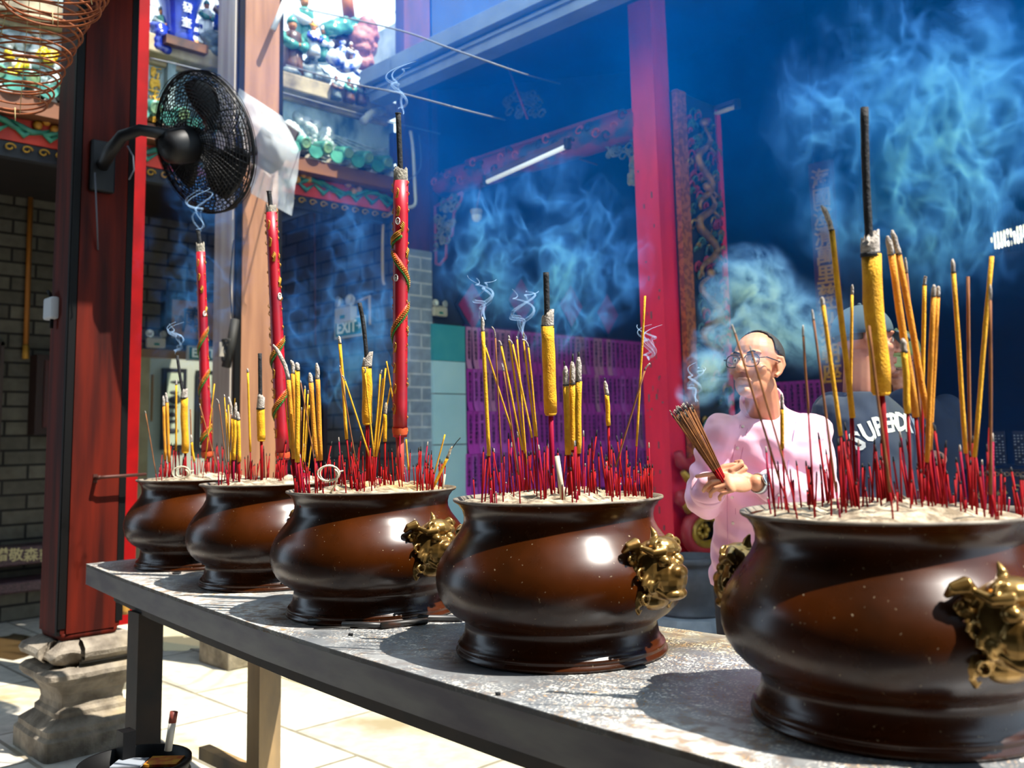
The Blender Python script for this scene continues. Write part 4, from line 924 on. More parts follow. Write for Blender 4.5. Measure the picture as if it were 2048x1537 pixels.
# wrist watch
dd = (LW-LE).normalized(); wp = LE.lerp(LW, .955); b = MB().lathe([(.031, -.010), (.0335, -.010), (.0335, .010), (.031, .010)], 32, wp, 0, axis=dd); wt = b.build('wristwatch', M('steel bracelet', '#b8bcc2', .25, metal=.9), man)
wn = (TOCAM*.85+ZU*.42-dd*(TOCAM*.85+ZU*.42).dot(dd)).normalized()
b = MB().lathe([(.0, .0), (.021, .0), (.022, .004), (.0215, .008), (.018, .009)], 32, wp+wn*.030, 0, axis=wn); b.lathe([(.018, .0085), (.0, .0088)], 32, wp+wn*.030, 1, axis=wn)
b.box((-.0008, 0, .009), (.0008, .012, .0098), 2, mat=Matrix.Translation(wp+wn*.030) @ wn.to_track_quat('Z', 'Y').to_matrix().to_4x4()).box((0, -.0008, .009), (.009, .0008, .0098), 2, mat=Matrix.Translation(wp+wn*.030) @ wn.to_track_quat('Z', 'Y').to_matrix().to_4x4())
b.build('watch_case', [M('polished steel', '#c8ccd2', .2, metal=.9), M('dark blue dial', '#0c1b3a', .25), WHITE], wt)
# the bundle he holds
G0, G1 = H(1446, 962, .225), H(1362, 818, .20); ax = (G1-G0).normalized(); sd_ = ax.cross(FW).normalized(); td_ = ax.cross(sd_)
bundle = []
for k in range(46):
    a = k*2.39996; rr_ = math.sqrt((k+.5)/46); s0 = G0+(sd_*math.cos(a)+td_*math.sin(a))*rr_*.011; L_ = (G1-G0).length*R.uniform(.93, 1.06)
    s1 = G0+ax*L_+(sd_*math.cos(a)+td_*math.sin(a))*rr_*.040
    if k == 0:
        o = MB().tube([s0-(s1-s0)*.10, s0+(s1-s0)*.16], .0019, 6, 0).tube([s0+(s1-s0)*.16, s0+(s1-s0)*.93], .0020, 6, 1).tube([s0+(s1-s0)*.93, s0+(s1-s0)*.975], .0020, 6, 2).tube([s0+(s1-s0)*.975, s1], [.0019, .0014], 6, 3).build('incense_stick', [STEM, BRN, CHAR, ASHC], loc=s0)
    else:
        o = MB().tube([s0-(s1-s0)*.10, s0+(s1-s0)*.16], .0019, 6, 0).tube([s0+(s1-s0)*.16, s0+(s1-s0)*.93], .0020, 6, 1).tube([s0+(s1-s0)*.93, s0+(s1-s0)*.975], .0020, 6, 2).tube([s0+(s1-s0)*.975, s1], [.0019, .0014], 6, 3).build('incense_stick', [STEM, BRN, CHAR, ASHC], loc=s0)
    tag(o, 'thin brown burning incense stick in the bundle held by the man in pink', 'incense stick', 'incense bundle in his hands')
# ---------------------------------------------------------------- the man in the navy T-shirt
D2 = 3.75; H = lambda x, y, dz=0.: atD(x, y, D2-dz)
NAVY = M('navy cotton', '#16294a', .85, col2='#132340', scale=6, sheen=.15)
m2 = thing('person', (H(1735, 1000).x, H(1735, 1000).y, 0), 'person in a grey cap and navy T-shirt with white arched lettering, looking to the right', 'person')
fwd = (RIGHT*.40+TOCAM*.92).normalized(); wid = ZU.cross(fwd).normalized(); wid = wid if wid.dot(RIGHT) > 0 else -wid
hf = RIGHT*.97+TOCAM*.12+ZU*.03; HC = H(1733, 686)
b = MB(); P, rot = head(b, HC, hf, 1.10)
nb = H(1722, 790, 0); cap(b, P(0, -.025, -.06), nb, .066, .07); cap(b, nb, H(1734, 850, -.05), .066, .085)
RS, RE, RW = H(1668, 828, .02), H(1650, 965, .03), H(1700, 1040, .17); LS, LE, LW = H(1812, 820, -.12), H(1830, 960, -.08), H(1800, 1040, .05)
loft(b, [(H(1740, 1180), wid*.15, fwd*.11), (H(1740, 1050), wid*.16, fwd*.115), (H(1738, 900), wid*.175, fwd*.12), (H(1735, 830), wid*.15, fwd*.09)])
for a_, e_, w_ in ((RS, RE, RW), (LS, LE, LW)):
    cap(b, a_, e_, .056, .046); cap(b, e_, w_, .044, .030); hand(b, w_, (w_-e_), fwd, 1, (.3, .4, .3))
hip = H(1740, 1165)
def legs(b, hip):
    for s in (-1, 1):
        h0 = hip+wid*s*.09; kn = Vector((h0.x, h0.y, .50))+fwd*.03; an = Vector((h0.x, h0.y, .09)); cap(b, h0, kn, .08, .056); cap(b, kn, an, .054, .04); cap(b, an, an+fwd*.12-ZU*.045, .036, .03)
legs(b, hip); skinned(b, 'body', SKIN2, m2, .0045, 2); eyes(m2, P, rot, 1.10)
hair_cap(m2, P, rot, 1.09, lambda q: q.y < .2 and q.z > -.35 and not (abs(q.x) > .7 and q.y > -.15 and q.z < .1), M('clipped brown hair', '#3a2a20', .8, col2='#4a382c', scale=80), .003)
def capv(o, P, rot, k, mat, brim=True):
    b = MB(); vs = []; fs = []; n, m = 40, 12
    for i in range(m+1):
        for j in range(n):
            t = PI*.54*i/m; ph = 2*PI*j/n; vs.append(P(0, -.012, .042, k)+rot @ Vector((.084*k*math.sin(t)*math.cos(ph), .104*k*math.sin(t)*math.sin(ph), .092*k*math.cos(t))))
    for i in range(m):
        for j in range(n): fs.append((i*n+j, (i+1)*n+j, (i+1)*n+(j+1) % n, i*n+(j+1) % n))
    b.add(vs, fs); c = b.build('cap', mat, o); mod(c, 'SOLIDIFY', thickness=.004, offset=-1); 
    MB().ell(P(0, -.012, .138, k), .008*k, 10, 6).build('cap_button', mat, c)
    if brim:
        g = [[P(.070*math.sin(a), .082+.012*math.cos(a)+t*.075*math.cos(a*.75), .038-.022*t*t-.010*t-abs(math.sin(a))*.012, k) for a in [(-1.25+2.5*q/14) for q in range(15)]] for t in [q/6 for q in range(7)]]
        f = MB().sheet(g).build('brim', mat, c); mod(f, 'SOLIDIFY', thickness=.004)
    return c
capv(m2, P, rot, 1.10, M('slate grey cap cloth', '#3c5064', .85, col2='#33475a', scale=12))
b = MB()
loft(b, [(H(1742, 1190), wid*.185, fwd*.14), (H(1742, 1050), wid*.185, fwd*.14), (H(1740, 950), wid*.195, fwd*.142), (H(1738, 885), wid*.205, fwd*.138), (H(1733, 838), wid*.195, fwd*.11), (H(1728, 808), wid*.14, fwd*.09), (H(1723, 785), wid*.085, fwd*.082)])
for a_, e_ in ((RS, RE), (LS, LE)): cap(b, a_, a_.lerp(e_, .72), .088, .082)
sh = skinned(b, 'tshirt', NAVY, m2, .007, 4, .5, lambda p: noise.noise(p*9)*.006+noise.noise(Vector((p.x*18+p.z*9, p.y*18, p.z*15)))*.004)
BV2 = bvh_of(sh); vs, fs = [], []
b = MB()
LET = [('S', 1716, 884, 22), ('U', 1737, 866, 16), ('P', 1757, 855, 10), ('E', 1774, 849, 4), ('R', 1788, 847, 0), ('D', 1802, 846, -4), ('R', 1816, 849, -9), ('Y', 1828, 855, -14)]
for ch, x, y, ang in LET:
    me = text_mesh(ch, .086, 0, 1., .003); c, nn = see(BV2, x, y)
    if c is None: continue
    a = math.radians(ang); 
    ri = (wid*math.cos(a)+ZU*math.sin(a)).normalized(); mw = orient(c+fwd*.10, ri, ZU)
    vv = []
    for v in me.vertices:
        p = mw @ Vector((v.co.x*.92, v.co.y*1.12, 0)); h = BV2.ray_cast(p, -fwd); vv.append((h[0]+h[1]*.0025) if h[0] else p-fwd*.10)
    b.add(vv, [tuple(f.vertices) for f in me.polygons], 0, False)
b.build('chest_lettering', M('white print', '#c9ced6', .7), m2)
b = MB(); loft(b, [(hip-ZU*.10, wid*.17, fwd*.125), (hip+ZU*.05, wid*.165, fwd*.115)])
for s in (-1, 1):
    h0 = hip+wid*s*.09; kn = Vector((h0.x, h0.y, .50))+fwd*.03; an = Vector((h0.x, h0.y, .05)); cap(b, h0, kn, .10, .075); cap(b, kn, an, .072, .06)
skinned(b, 'trousers', TRO, m2, .011, 3)
# ---------------------------------------------------------------- third visitor behind
D3 = 4.35; H = lambda x, y, dz=0.: atD(x, y, D3-dz)
m3 = thing('person', (H(1830, 1000).x, H(1830, 1000).y, 0), 'person in a khaki cap and dark blue shirt, mostly hidden behind the capped man', 'person')
fwd = (TOCAM*.85-RIGHT*.5).normalized(); wid = ZU.cross(fwd).normalized(); wid = wid if wid.dot(RIGHT) > 0 else -wid
HC = H(1800, 722); b = MB(); P, rot = head(b, HC, TOCAM*.75-RIGHT*.65-ZU*.25, 1.02)
nb = H(1815, 790); cap(b, P(0, -.025, -.06), nb, .055, .06); cap(b, nb, H(1825, 840, -.04), .06, .08)
RS, RE, RW = H(1762, 825), H(1750, 940), H(1790, 935, .2); LS, LE, LW = H(1892, 822), H(1915, 925, .02), H(1852, 912, .22)
loft(b, [(H(1830, 1120), wid*.15, fwd*.11), (H(1830, 1000), wid*.16, fwd*.11), (H(1828, 880), wid*.175, fwd*.115), (H(1826, 830), wid*.15, fwd*.09)])
for a_, e_, w_ in ((RS, RE, RW), (LS, LE, LW)):
    cap(b, a_, e_, .052, .044); cap(b, e_, w_, .042, .028); hand(b, w_, (w_-e_), TOCAM+ZU*.3, 1, (.5, .7, .5))
hip = H(1830, 1110); legs(b, hip); skinned(b, 'body', SKIN2, m3, .0055, 2); eyes(m3, P, rot, 1.02); glasses(m3, P, 1.02)
hair_cap(m3, P, rot, 1.02, lambda q: q.y < .2 and q.z > -.35 and not (abs(q.x) > .7 and q.y > -.15 and q.z < .1), HAIR, .004)
capv(m3, P, rot, 1.03, M('khaki cap cloth', '#8d9460', .85, col2='#7c8452', scale=12))
b = MB(); loft(b, [(H(1832, 1130), wid*.185, fwd*.14), (H(1830, 1000), wid*.18, fwd*.13), (H(1829, 890), wid*.20, fwd*.135), (H(1826, 838), wid*.185, fwd*.105), (H(1820, 805), wid*.12, fwd*.085), (H(1816, 785), wid*.075, fwd*.075)])
for a_, e_ in ((RS, RE), (LS, LE)): cap(b, a_, a_.lerp(e_, .85), .080, .078)
skinned(b, 'shirt', M('dark blue shirt cloth', '#10203a', .85, col2='#0d1a30', scale=6), m3, .009, 4, .5, lambda p: noise.noise(p*9)*.006)
b = MB(); loft(b, [(hip-ZU*.10, wid*.17, fwd*.125), (hip+ZU*.05, wid*.165, fwd*.115)])
for s in (-1, 1):
    h0 = hip+wid*s*.09; cap(b, h0, Vector((h0.x, h0.y, .50))+fwd*.03, .10, .075); cap(b, Vector((h0.x, h0.y, .50))+fwd*.03, Vector((h0.x, h0.y, .05)), .072, .06)
skinned(b, 'trousers', TRO, m3, .011, 3)
# ================================================================== the court's painted and glazed eave
EXX = -6.0
TEAL = M('green glazed tile', '#4f9a86', .35, col2='#2f6f66', scale=9, spec=.6)
TEALD = M('olive tile disc', '#7f9b6a', .4, col2='#4f7a63', scale=14)
OCHRE = M('brown eave beam', '#7a4a2c', .65, col2='#5b3520', scale=5, stretch=(1, .2, 1))
tl = onX(608, 291, EXX); tr = onX(773, 324, EXX); sp = (tr.y-tl.y)/4; TZZ = (tl.z+tr.z)/2
ev = thing('tiled_eave', (EXX, 3.4, TZZ-.2), 'row of green glazed tile ends on a brown beam along the gallery eave', 'eave')
y = tr.y; k = 0
while y > .6:
    c = Vector((EXX, y, TZZ)); b = MB().lathe([(.0, 0), (.042, 0), (.05, .006), (.054, .014), (.054, .21)], 20, c+Vector((.03, 0, 0)), 0, axis=Vector((-1, 0, .25)))
    b.lathe([(.0, -.004), (.014, -.003), (.03, -.002), (.036, -.006), (.042, -.002)], 18, c+Vector((.03, 0, 0)), 1, axis=Vector((-1, 0, .25))); b.build('tile_end', [TEAL, TEALD], ev)
    dl = [(y-sp/2+(sp*.36)*q, (-.018-.075*math.sqrt(max(0, 1-q*q)))) for q in [(-1+2*w/12) for w in range(13)]]
    pl = [Vector((EXX+.015, yy, TZZ+zz)) for yy, zz in dl]+[Vector((EXX+.015, y-sp/2+sp*.36, TZZ-.0)), Vector((EXX+.015, y-sp/2-sp*.36, TZZ-.0))]
    MB().prism(pl, (-.014, 0, 0)).build('drip_tile', TEAL, ev); y -= sp
MB().box((-6.16, .5, TZZ-.20), (-6.02, 4.69, TZZ-.095)).build('eave_beam', OCHRE, ev)
b = MB(); 
for q in range(26): b.prism([(-6.02, .8+q*sp*.98, TZZ-.095), (-6.02, .8+q*sp*.98+.07, TZZ-.095), (-6.02, .8+q*sp*.98+.035, TZZ-.04)], (-.1, 0, 0))
b.build('bed_mortar', M('lime mortar', '#bdb6aa', .9), ev)
# relief wall above the tiles
RELB = M('weathered teal plaster', '#a9bfc2', .85, col2='#3f5f68', scale=4.5, detail=9, lo=.42, hi=.68, stretch=(1, 1.3, .7), bump=.3, bscale=25)
CHALK = M('chalky relief', '#d9dedd', .85, col2='#8fa3a6', scale=13, bump=.4, bscale=50)
z0, z1 = TZZ+.05, onX(650, 182, EXX).z-.06
rel = thing('relief_panel', (-6.1, 4, z0), 'weathered pale teal relief panel of rocks and waves between ledge and green tiles', 'relief')
MB().box((-6.25, 3.30, z0-.05), (-6.12, 4.70, z1)).build('panel', RELB, rel)
b = MB(); q_ = random.Random(4)
for k in range(70):
    x = q_.uniform(572, 665); yy = q_.uniform(235, 300)-(x-572)*.1
    if yy < 215+(x-572)*.55: continue
    c = onX(x, yy, -6.11); r = q_.uniform(.015, .045); b.ell(c, (r*.7, r*q_.uniform(.7, 1.4), r), 8, 6)
b.build('rocks', CHALK, rel)
b = MB()
for k in range(13):
    pts = [onX(618+(775-618)*t, 236+k*6.5+ (60-k*3.2)*(1-(1-t)**2.2)*(1.0)+3*math.sin(t*9+k), -6.115) for t in [q/14 for q in range(15)]]
    b.tube(pts, [.010*(.4+math.sin(PI*min(1, t/14+.12))) for t in range(15)], 6, flat=.6)
b.build('waves', CHALK, rel)
MB().box((-6.15, onX(781, 270, -6.1).y, z0), (-6.06, onX(791, 270, -6.1).y, z1-.1)).build('edge_strip', M('purple strip', '#4a2038', .6), rel)
# left bay with gilded characters
rel2 = thing('relief_panel', (-6.1, 2.7, z0), 'plaster wall bay with a column of raised gold characters, left of the fan', 'relief')
MB().box((-6.25, 2.2, z0-.05), (-6.12, 3.0, z1)).box((-6.15, onX(330, 170, -6.1).y, z0), (-6.06, onX(346, 170, -6.1).y, z1)).build('panel', RELB, rel2)
GLD = M('gold leaf', '#d8a028', .4, metal=.4)
for k, ch in enumerate('新義花夕館'):
    c = onX(312-k*2, 147+k*22, -6.11); lettering('gold_character', ch, .078, GLD, rel2, c, (0, 1, 0), (0, 0, 1), .004, 1, .002)
rel3 = thing('relief_panel', (-6.1, 1.8, z0), 'chalky relief panel with yellow flowers behind the hanging incense coil', 'relief')
b = MB().box((-6.25, .4, z0-.05), (-6.12, 2.2, z1+.9)).build('panel', M('pale lime plaster', '#b9c3c0', .85, col2='#5a6c6c', scale=6, detail=8), rel3)
b, f2 = MB(), MB()
for k in range(60):
    c = onX(q_.uniform(0, 120), q_.uniform(60, 185), -6.10); r = q_.uniform(.02, .05); b.ell(c, (r*.6, r, r*q_.uniform(.6, 1.2)), 8, 6)
for (x, yy) in ((20, 110), (40, 135), (25, 145), (82, 105), (98, 120), (48, 128), (105, 112), (12, 20), (30, 28), (115, 45)):
    f2 = MB()
    for q in range(6): f2.ell(onX(x+q_.uniform(-6, 6), yy+q_.uniform(-5, 5), -6.05), .024, 7, 5)
    f2.build('yellow_flower', M('yellow glaze', '#d6b01e', .4), rel3)
b.build('rocks', CHALK, rel3)
# ledge
LEDGE = M('stained cream ledge', '#a89a7c', .8, col2='#4f473a', scale=5, detail=8, lo=.42, hi=.7)
zl = onX(650, 182, EXX).z
lg = MB().box((-6.3, .4, zl-.07), (-5.98, 4.62, zl+.06)).box((-6.3, .4, zl-.11), (-6.08, 4.62, zl-.07)).build('stone_ledge', LEDGE, loc=(-6.1, 2.5, zl)); tag(lg, 'stained cream stone ledge carrying the glazed figures', 'ledge'); bevel(lg, .012)
# painted frieze under the eave
fr = thing('painted_frieze', (-6.3, 3.6, TZZ-.6), 'carved red frieze with green leaves and gold scrolls under the tiled eave', 'frieze')
ft, fb = TZZ-.20, onX(700, 408, -6.15).z
MB().box((-6.25, .5, fb), (-6.16, 4.69, ft)).build('panel', M('vermilion ground', '#e0402a', .6, col2='#b8301e', scale=5), fr)
b, f2, f3 = MB(), MB(), MB()
for k in range(24):
    yy = 1.0+k*.155; pts = [Vector((-6.145, yy+.06*q, fb+.07+(ft-fb)*.35*(1+math.sin(k*1.7+q*1.1))*.6)) for q in range(5)]; b.tube(pts, [.01, .028, .034, .024, .006], 7, flat=.6)
    b.tube([Vector((-6.145, yy, fb+.1)), Vector((-6.142, yy+.08, fb+.04)), Vector((-6.145, yy+.16, fb+.10))], [.006, .02, .004], 6)
    if k % 3 == 0:
        for q in range(3): f2.ell((-6.14, yy+.05*q, fb+.13+.03*math.sin(q*2+k)), .03, 8, 6)
for k in range(40):
    c = Vector((-6.15, .8+k*.098, fb-.045)); f3.tube([c+Vector((0, math.cos(a*.6)*.034*(1-a*.06), math.sin(a*.6)*.026*(1-a*.06))) for a in range(12)], .006, 6)
b.build('leaves', M('painted green leaf', '#3f9a7a', .5, col2='#2a7064', scale=12), fr); f2.build('fruit', M('painted orange fruit', '#c98a2a', .5), fr)
MB().box((-6.24, .5, fb-.10), (-6.17, 4.69, fb-.002)).build('lower_board', M('black blue board', '#14161c', .6), fr); f3.build('gold_scrolls', M('old gold', '#b08428', .4, metal=.5), fr)
# glazed figures on the ledge
BLUE = M('cobalt glaze', '#1c36a8', .2, col2='#122678', scale=8, spec=.7); WHT = M('white glaze', '#dfe4e6', .25, spec=.6); JADE = M('jade glaze', '#4f9c8c', .25, col2='#2c6a62', scale=10); BRWN = M('brown glaze', '#6a4428', .35, col2='#3c281c', scale=9); FLESH = M('terracotta face', '#b5763f', .5); PNK = M('pink rock glaze', '#b07068', .6, col2='#7a4440', scale=14, bump=.6, bscale=30); GRY = M('grey rock glaze', '#6a7c80', .5, col2='#2c3c48', scale=12, bump=.5, bscale=30)
def figurine(x, yh, yf, robe, trim, lab, X=-6.08, hat=None, wide=1.):
    f, h = onX(x, yf, X), onX(x, yh, X); H_ = (h-f).length*1.05; f = Vector((X, f.y, f.z)); o = thing('glazed_figurine', f, lab, 'figurine', 'glazed figurines on the ledge'); s = H_/.9
    U = lambda y, z, e=0.: f+Vector((e, y, z))*s
    b = MB().lathe([(.20*wide*s, 0), (.19*wide*s, .15*s), (.15*wide*s, .40*s), (.165*wide*s, .58*s), (.15*wide*s, .68*s), (.06*s, .74*s)], 20, f); 
    for q in range(7): a = q*.9; b.tube([U(.19*wide*math.sin(a), .0, .19*math.cos(a)), U(.15*math.sin(a), .42, .15*math.cos(a))], .018*s, 6)
    b.build('robe', robe, o)
    b = MB()
    for g in (1, -1): b.tube([U(g*.15, .66), U(g*.21*wide, .52, .08), U(g*.10, .42, .19), U(g*.01, .42, .21)], [.05*s, .075*s, .085*s, .05*s], 10)
    b.build('sleeves', trim, o)
    b = MB().ell(U(0, .83, .01), (.075*s, .072*s, .09*s), 14, 10); b.ell(U(0, .81, .08), .016*s, 8, 6); b.build('head', FLESH, o); MB().ell(U(.0, .43, .23), .03*s, 8, 6).build('hands', FLESH, o)
    b = MB().lathe([(.085*s, .86*s), (.09*s, .90*s), (.07*s, .95*s), (.03*s, 1.0*s), (.0, 1.02*s)], 14, f); 
    if hat: b.tube([U(-.15, .93), U(0, .92), U(.15, .93)], .02*s, 6)
    b.build('hat', trim if hat is None else hat, o); return o
figurine(583, 48, 150, BRWN, JADE, 'brown-robed glazed figurine beside the right edge strip of the middle pillar')
figurine(627, 55, 112, WHT, BLUE, 'white and blue robed glazed figurine with a gold hat, centre of the ledge', X=-6.02, hat=GLD)
figurine(608, 2, 100, JADE, WHT, 'tall glazed figurine in white sleeves behind the centre figure on the ledge', X=-6.2)
figurine(646, 62, 125, JADE, WHT, 'jade glazed figurine right of the centre figure on the ledge', X=-6.14)
figurine(702, 90, 125, BRWN, WHT, 'small brown glazed figurine seated before the pink rock', X=-6.06, wide=1.2)
figurine(672, 158, 200, GRY, BRWN, 'small grey glazed figurine low at the ledge edge, left of the next two', X=-5.96, wide=1.1)
figurine(698, 160, 205, BRWN, JADE, 'small brown glazed figurine low at the ledge edge, second of three', X=-5.96, wide=1.1)
figurine(722, 165, 210, BRWN, GRY, 'small glazed figurine low at the ledge edge, nearest the gutter end', X=-5.96, wide=1.1)
figurine(441, 2, 62, BLUE, BRWN, 'blue glazed figurine in a boat by the left edge of the middle pillar', X=-6.04)
figurine(412, 10, 70, WHT, JADE, 'pale jade glazed figurine standing right of the blue vase', X=-6.12)
figurine(322, 22, 88, JADE, GRY, 'green grey glazed figurine left of the blue vase beside the red pillar', X=-6.10)
figurine(806, 12, 60, WHT, BLUE, 'large white seated glazed figurine on the right roof end above the gutter', X=-6.6, wide=1.6)
figurine(838, 14, 55, BLUE, WHT, 'blue glazed figurine on the right roof end beside the white seated one', X=-6.6, wide=1.3)
st = MB().box((-6.9, onX(780, 70, -6.6).y, onX(800, 130, -6.6).z), (-6.45, onX(870, 70, -6.6).y, onX(810, 62, -6.6).z)).build('roof_pedestal', M('white stucco', '#c9cac6', .8, col2='#9aa0a0', scale=6), loc=(-6.6, onX(800, 70, -6.6).y, onX(800, 130, -6.6).z)); tag(st, 'white stucco pedestal under the figurines above the gutter end', 'pedestal')
# vase with characters
vc = onX(357, 92, -6.06); vz = (onX(357, 0, -6.06)-vc).length
va = thing('glazed_vase', vc, 'cobalt blue vase with white raised characters on the ledge', 'vase')
MB().lathe([(.10, 0), (.115, .02), (.10, .06), (.105, .12), (.12, .25), (.165, .38), (.185, .46), (.17, .54), (.12, .60), (.10, .66), (.13, .74)], 28, vc, 0).build('body', BLUE, va)
MB().box((vc.x-.14, vc.y-.15, vc.z-.06), (vc.x+.14, vc.y+.15, vc.z)).build('stand', BRWN, va)
for k, ch in enumerate('真中發奎'): lettering('white_character', ch, .078, WHT, va, Vector((vc.x+(.178, .150, .125, .118)[k], vc.y, vc.z+.44-.105*k)), (0, 1, 0), (0, 0, 1), .003, 1, .0)
sc = thing('scroll_tablet', onX(395, 78, -6.0), 'small white tablet with blue characters beside the vase', 'tablet')
a = onX(380, 78, -6.0); c = onX(407, 78, -6.0); h = .16; MB().box((-6.03, a.y, a.z), (-6.0, c.y, a.z+h)).build('plate', WHT, sc)
for k in range(6): lettering('blue_character', '詩書禮樂春秋'[k], .036, BLUE, sc, Vector((-5.998, a.y+(c.y-a.y)*(.25+.25*(k % 3)), a.z+h*(.7-.4*(k//3)))), (0, 1, 0), (0, 0, 1), .002)
def rocks(name, lab, pts, mat, r, X, seed, cat='ornament'):
    b = MB(); q = random.Random(seed)
    for (x, yy) in pts:
        for k in range(6):
            c = onX(x+q.uniform(-9, 9), yy+q.uniform(-8, 8), X+q.uniform(-.05, .05)); s = r*q.uniform(.5, 1.2); b.ell(c, (s*.8, s, s*q.uniform(.7, 1.3)), 8, 6, rot=Euler((q.random()*3, q.random()*3, 0)).to_matrix())
    o = b.build(name, mat, loc=onX(*pts[0], X)); mod(o, 'REMESH', mode='VOXEL', voxel_size=.014, use_smooth_shade=True); apply_mods(o)
    for v in o.data.vertices: pass
    tag(o, lab, cat, None); return o
rocks('glazed_rock', 'tall pink glazed rock at the right end of the ledge', [(715, 60), (722, 80), (728, 95), (735, 105), (738, 85), (730, 120), (722, 70), (736, 75), (728, 60)], PNK, .075, -6.15, 1)
rocks('glazed_rock', 'dark hollow glazed rock left of the pink rock', [(690, 75), (700, 62), (697, 90), (706, 105), (685, 85)], BRWN, .06, -6.2, 2)
rocks('glazed_pine', 'green glazed pine foliage above the blue lion', [(665, 55), (680, 50), (690, 48), (672, 66), (700, 52), (660, 62)], JADE, .05, -6.12, 3)
rocks('glazed_rock', 'grey blue glazed rocks under the standing figurines, left part of ledge', [(580, 140), (595, 125), (600, 140), (615, 130), (610, 150), (630, 150), (645, 155), (590, 155)], GRY, .05, -6.08, 4)
rocks('glazed_rock', 'blue grey glazed rocks at the foot of the boat scene', [(425, 90), (435, 100), (415, 82), (440, 85), (428, 75)], GRY, .05, -6.05, 5)
rocks('glazed_rock', 'blue and grey glazed rock left of the vase', [(318, 70), (322, 85), (315, 60), (328, 92)], BLUE, .045, -6.04, 6)
rocks('glazed_deer', 'small tan glazed deer below the tablet', [(383, 85), (390, 90), (398, 96)], FLESH, .028, -6.0, 7)
b = MB(); pts = [onX(668+10*math.sin(k*.5)+k*2.2, 105-14*math.sin(k*.42)+k*1.4, -6.05) for k in range(26)]; b.tube(pts, [.05*math.sin(PI*(k+2)/30) for k in range(26)], 10)
for k in range(2, 24, 2): b.ell(pts[k]+Vector((.01, 0, .045)), .018, 7, 5)
b.ell(onX(672, 118, -6.02), (.06, .09, .07), 12, 8)
tag(b.build('glazed_dragon', [M('blue white glaze', '#2f4fb8', .25, col2='#d8dee6', scale=13, lo=.42, hi=.58)], loc=pts[12]), 'blue and white glazed lion-dragon coiled before the rocks on the ledge', 'dragon')
tag(MB().tube([onX(692, -20, -7.5), onX(699, 40, -7.5)], .06, 12).build('drain_post', M('orange painted post', '#b5651a', .6, col2='#8a4712', scale=6), loc=onX(699, 40, -7.5)), 'orange post in front of the pale brick wall at the top', 'post')
# ================================================================== wires, pipes, lamps
PVC = M('white plastic pipe', '#d5d4cc', .4); WIRE = M('grey cable', '#6d7078', .6); CRM = M('cream conduit', '#b39a72', .55)
def line(name, pts, r, m, lab, cat, sag=0, n=8):
    P_ = [Vector(p) for p in pts]
    if len(P_) > 2:
        out = []
        for i in range(len(P_)-1):
            a, b_, c_, d_ = P_[max(0, i-1)], P_[i], P_[i+1], P_[min(len(P_)-1, i+2)]
            for k in range(6):
                t = k/6; out.append(.5*((2*b_)+(c_-a)*t+(2*a-5*b_+4*c_-d_)*t*t+(3*b_-a-3*c_+d_)*t**3))
        P_ = out+[P_[-1]]
    o = MB().tube(P_, r, n).build(name, m, loc=P_[len(P_)//2]); tag(o, lab, cat); return o
line('overhead_cable', [onX(600, 16, -5.95), atD(785, 57, 5.6), atD(893, 94, 5.2), atD(1012, 136, 4.9), onY(1069, 154, 4.5), onY(1120, 168, 5.2)], .005, WIRE, 'upper grey cable sagging across in front of the gutter', 'cable')
line('overhead_cable', [onX(572, 130, -5.9), atD(694, 165, 5.6), atD(806, 188, 5.3), atD(936, 222, 5.1), onY(1010, 240, 4.95)], .005, WIRE, 'middle grey cable crossing below the gutter end', 'cable')
line('overhead_cable', [onX(300, 116, -5.9), onX(400, 140, -5.85), onX(572, 187, -5.9), onX(720, 228, -5.9), onX(880, 268, -5.9)], .005, WIRE, 'lowest grey cable running along the relief panel', 'cable')
line('elbow_pipe', [onX(727, 243, -5.9), onX(745, 226, -5.95), onX(762, 222, -6.0), onX(772, 205, -6.08)], .035, M('grey plastic elbow', '#a9a89c', .5, col2='#8a897e', scale=9), 'short grey elbow drain pipe on the relief panel under the gutter', 'pipe', n=14)
line('white_conduit', [onX(821, 262, -5.93), onX(826, 300, -5.93), onX(830, 380, -5.93), onX(831, 405, -5.93), onX(824, 414, -5.93), onX(808, 416, -5.93)], .014, PVC, 'white conduit bending left at its foot, on the brown boards', 'conduit')
line('thin_wire', [onX(838, 270, -5.92), onX(842, 320, -5.9), onX(836, 345, -5.9), onX(812, 362, -5.92)], .004, WIRE, 'thin grey wire curving beside the white conduit', 'wire')
line('cream_conduit', [onY(795, 420, 4.66), onY(775, 432, 4.66), onY(767, 445, 4.66), onY(765, 500, 4.66), onY(766, 560, 4.66), onY(769, 568, 4.66)], .013, CRM, 'cream conduit hooking down the dark gallery side wall', 'conduit')
line('cream_conduit', [onY(706, 608, 4.66), onY(737, 594, 4.66), onY(739, 600, 4.66), onY(740, 650, 4.66)], .012, CRM, 'short cream conduit above the second exit sign', 'conduit')
line('brown_wire', [onY(629, 410, 4.67), onY(630, 560, 4.67), onY(631, 690, 4.67)], .006, M('brown wire', '#6a3a26', .6), 'thin brown wire running straight down the gallery side wall', 'wire')
o = MB().tube([onX(133, -40, -5.10), onX(128, 236, -5.10)], .017, 14).build('white_tube', PVC, loc=onX(128, 236, -5.10)); tag(o, 'white upright tube just left of the big brown pillar', 'tube')
b = MB().tube([onX(128, 234, -5.10), onX(127, 250, -5.10)], .022, 12); b.tube([onX(127, 246, -5.10), onX(118, 900, -5.10)], .014, 10); tag(b.build('black_conduit', BLACK, loc=onX(127, 246, -5.10)), 'black conduit continuing below the white tube behind the pillar', 'conduit')
c = onY(95, 617, 1.62); bx = thing('wall_switch_box', c, 'small white switch box on the left side of the brown pillar', 'switch box')
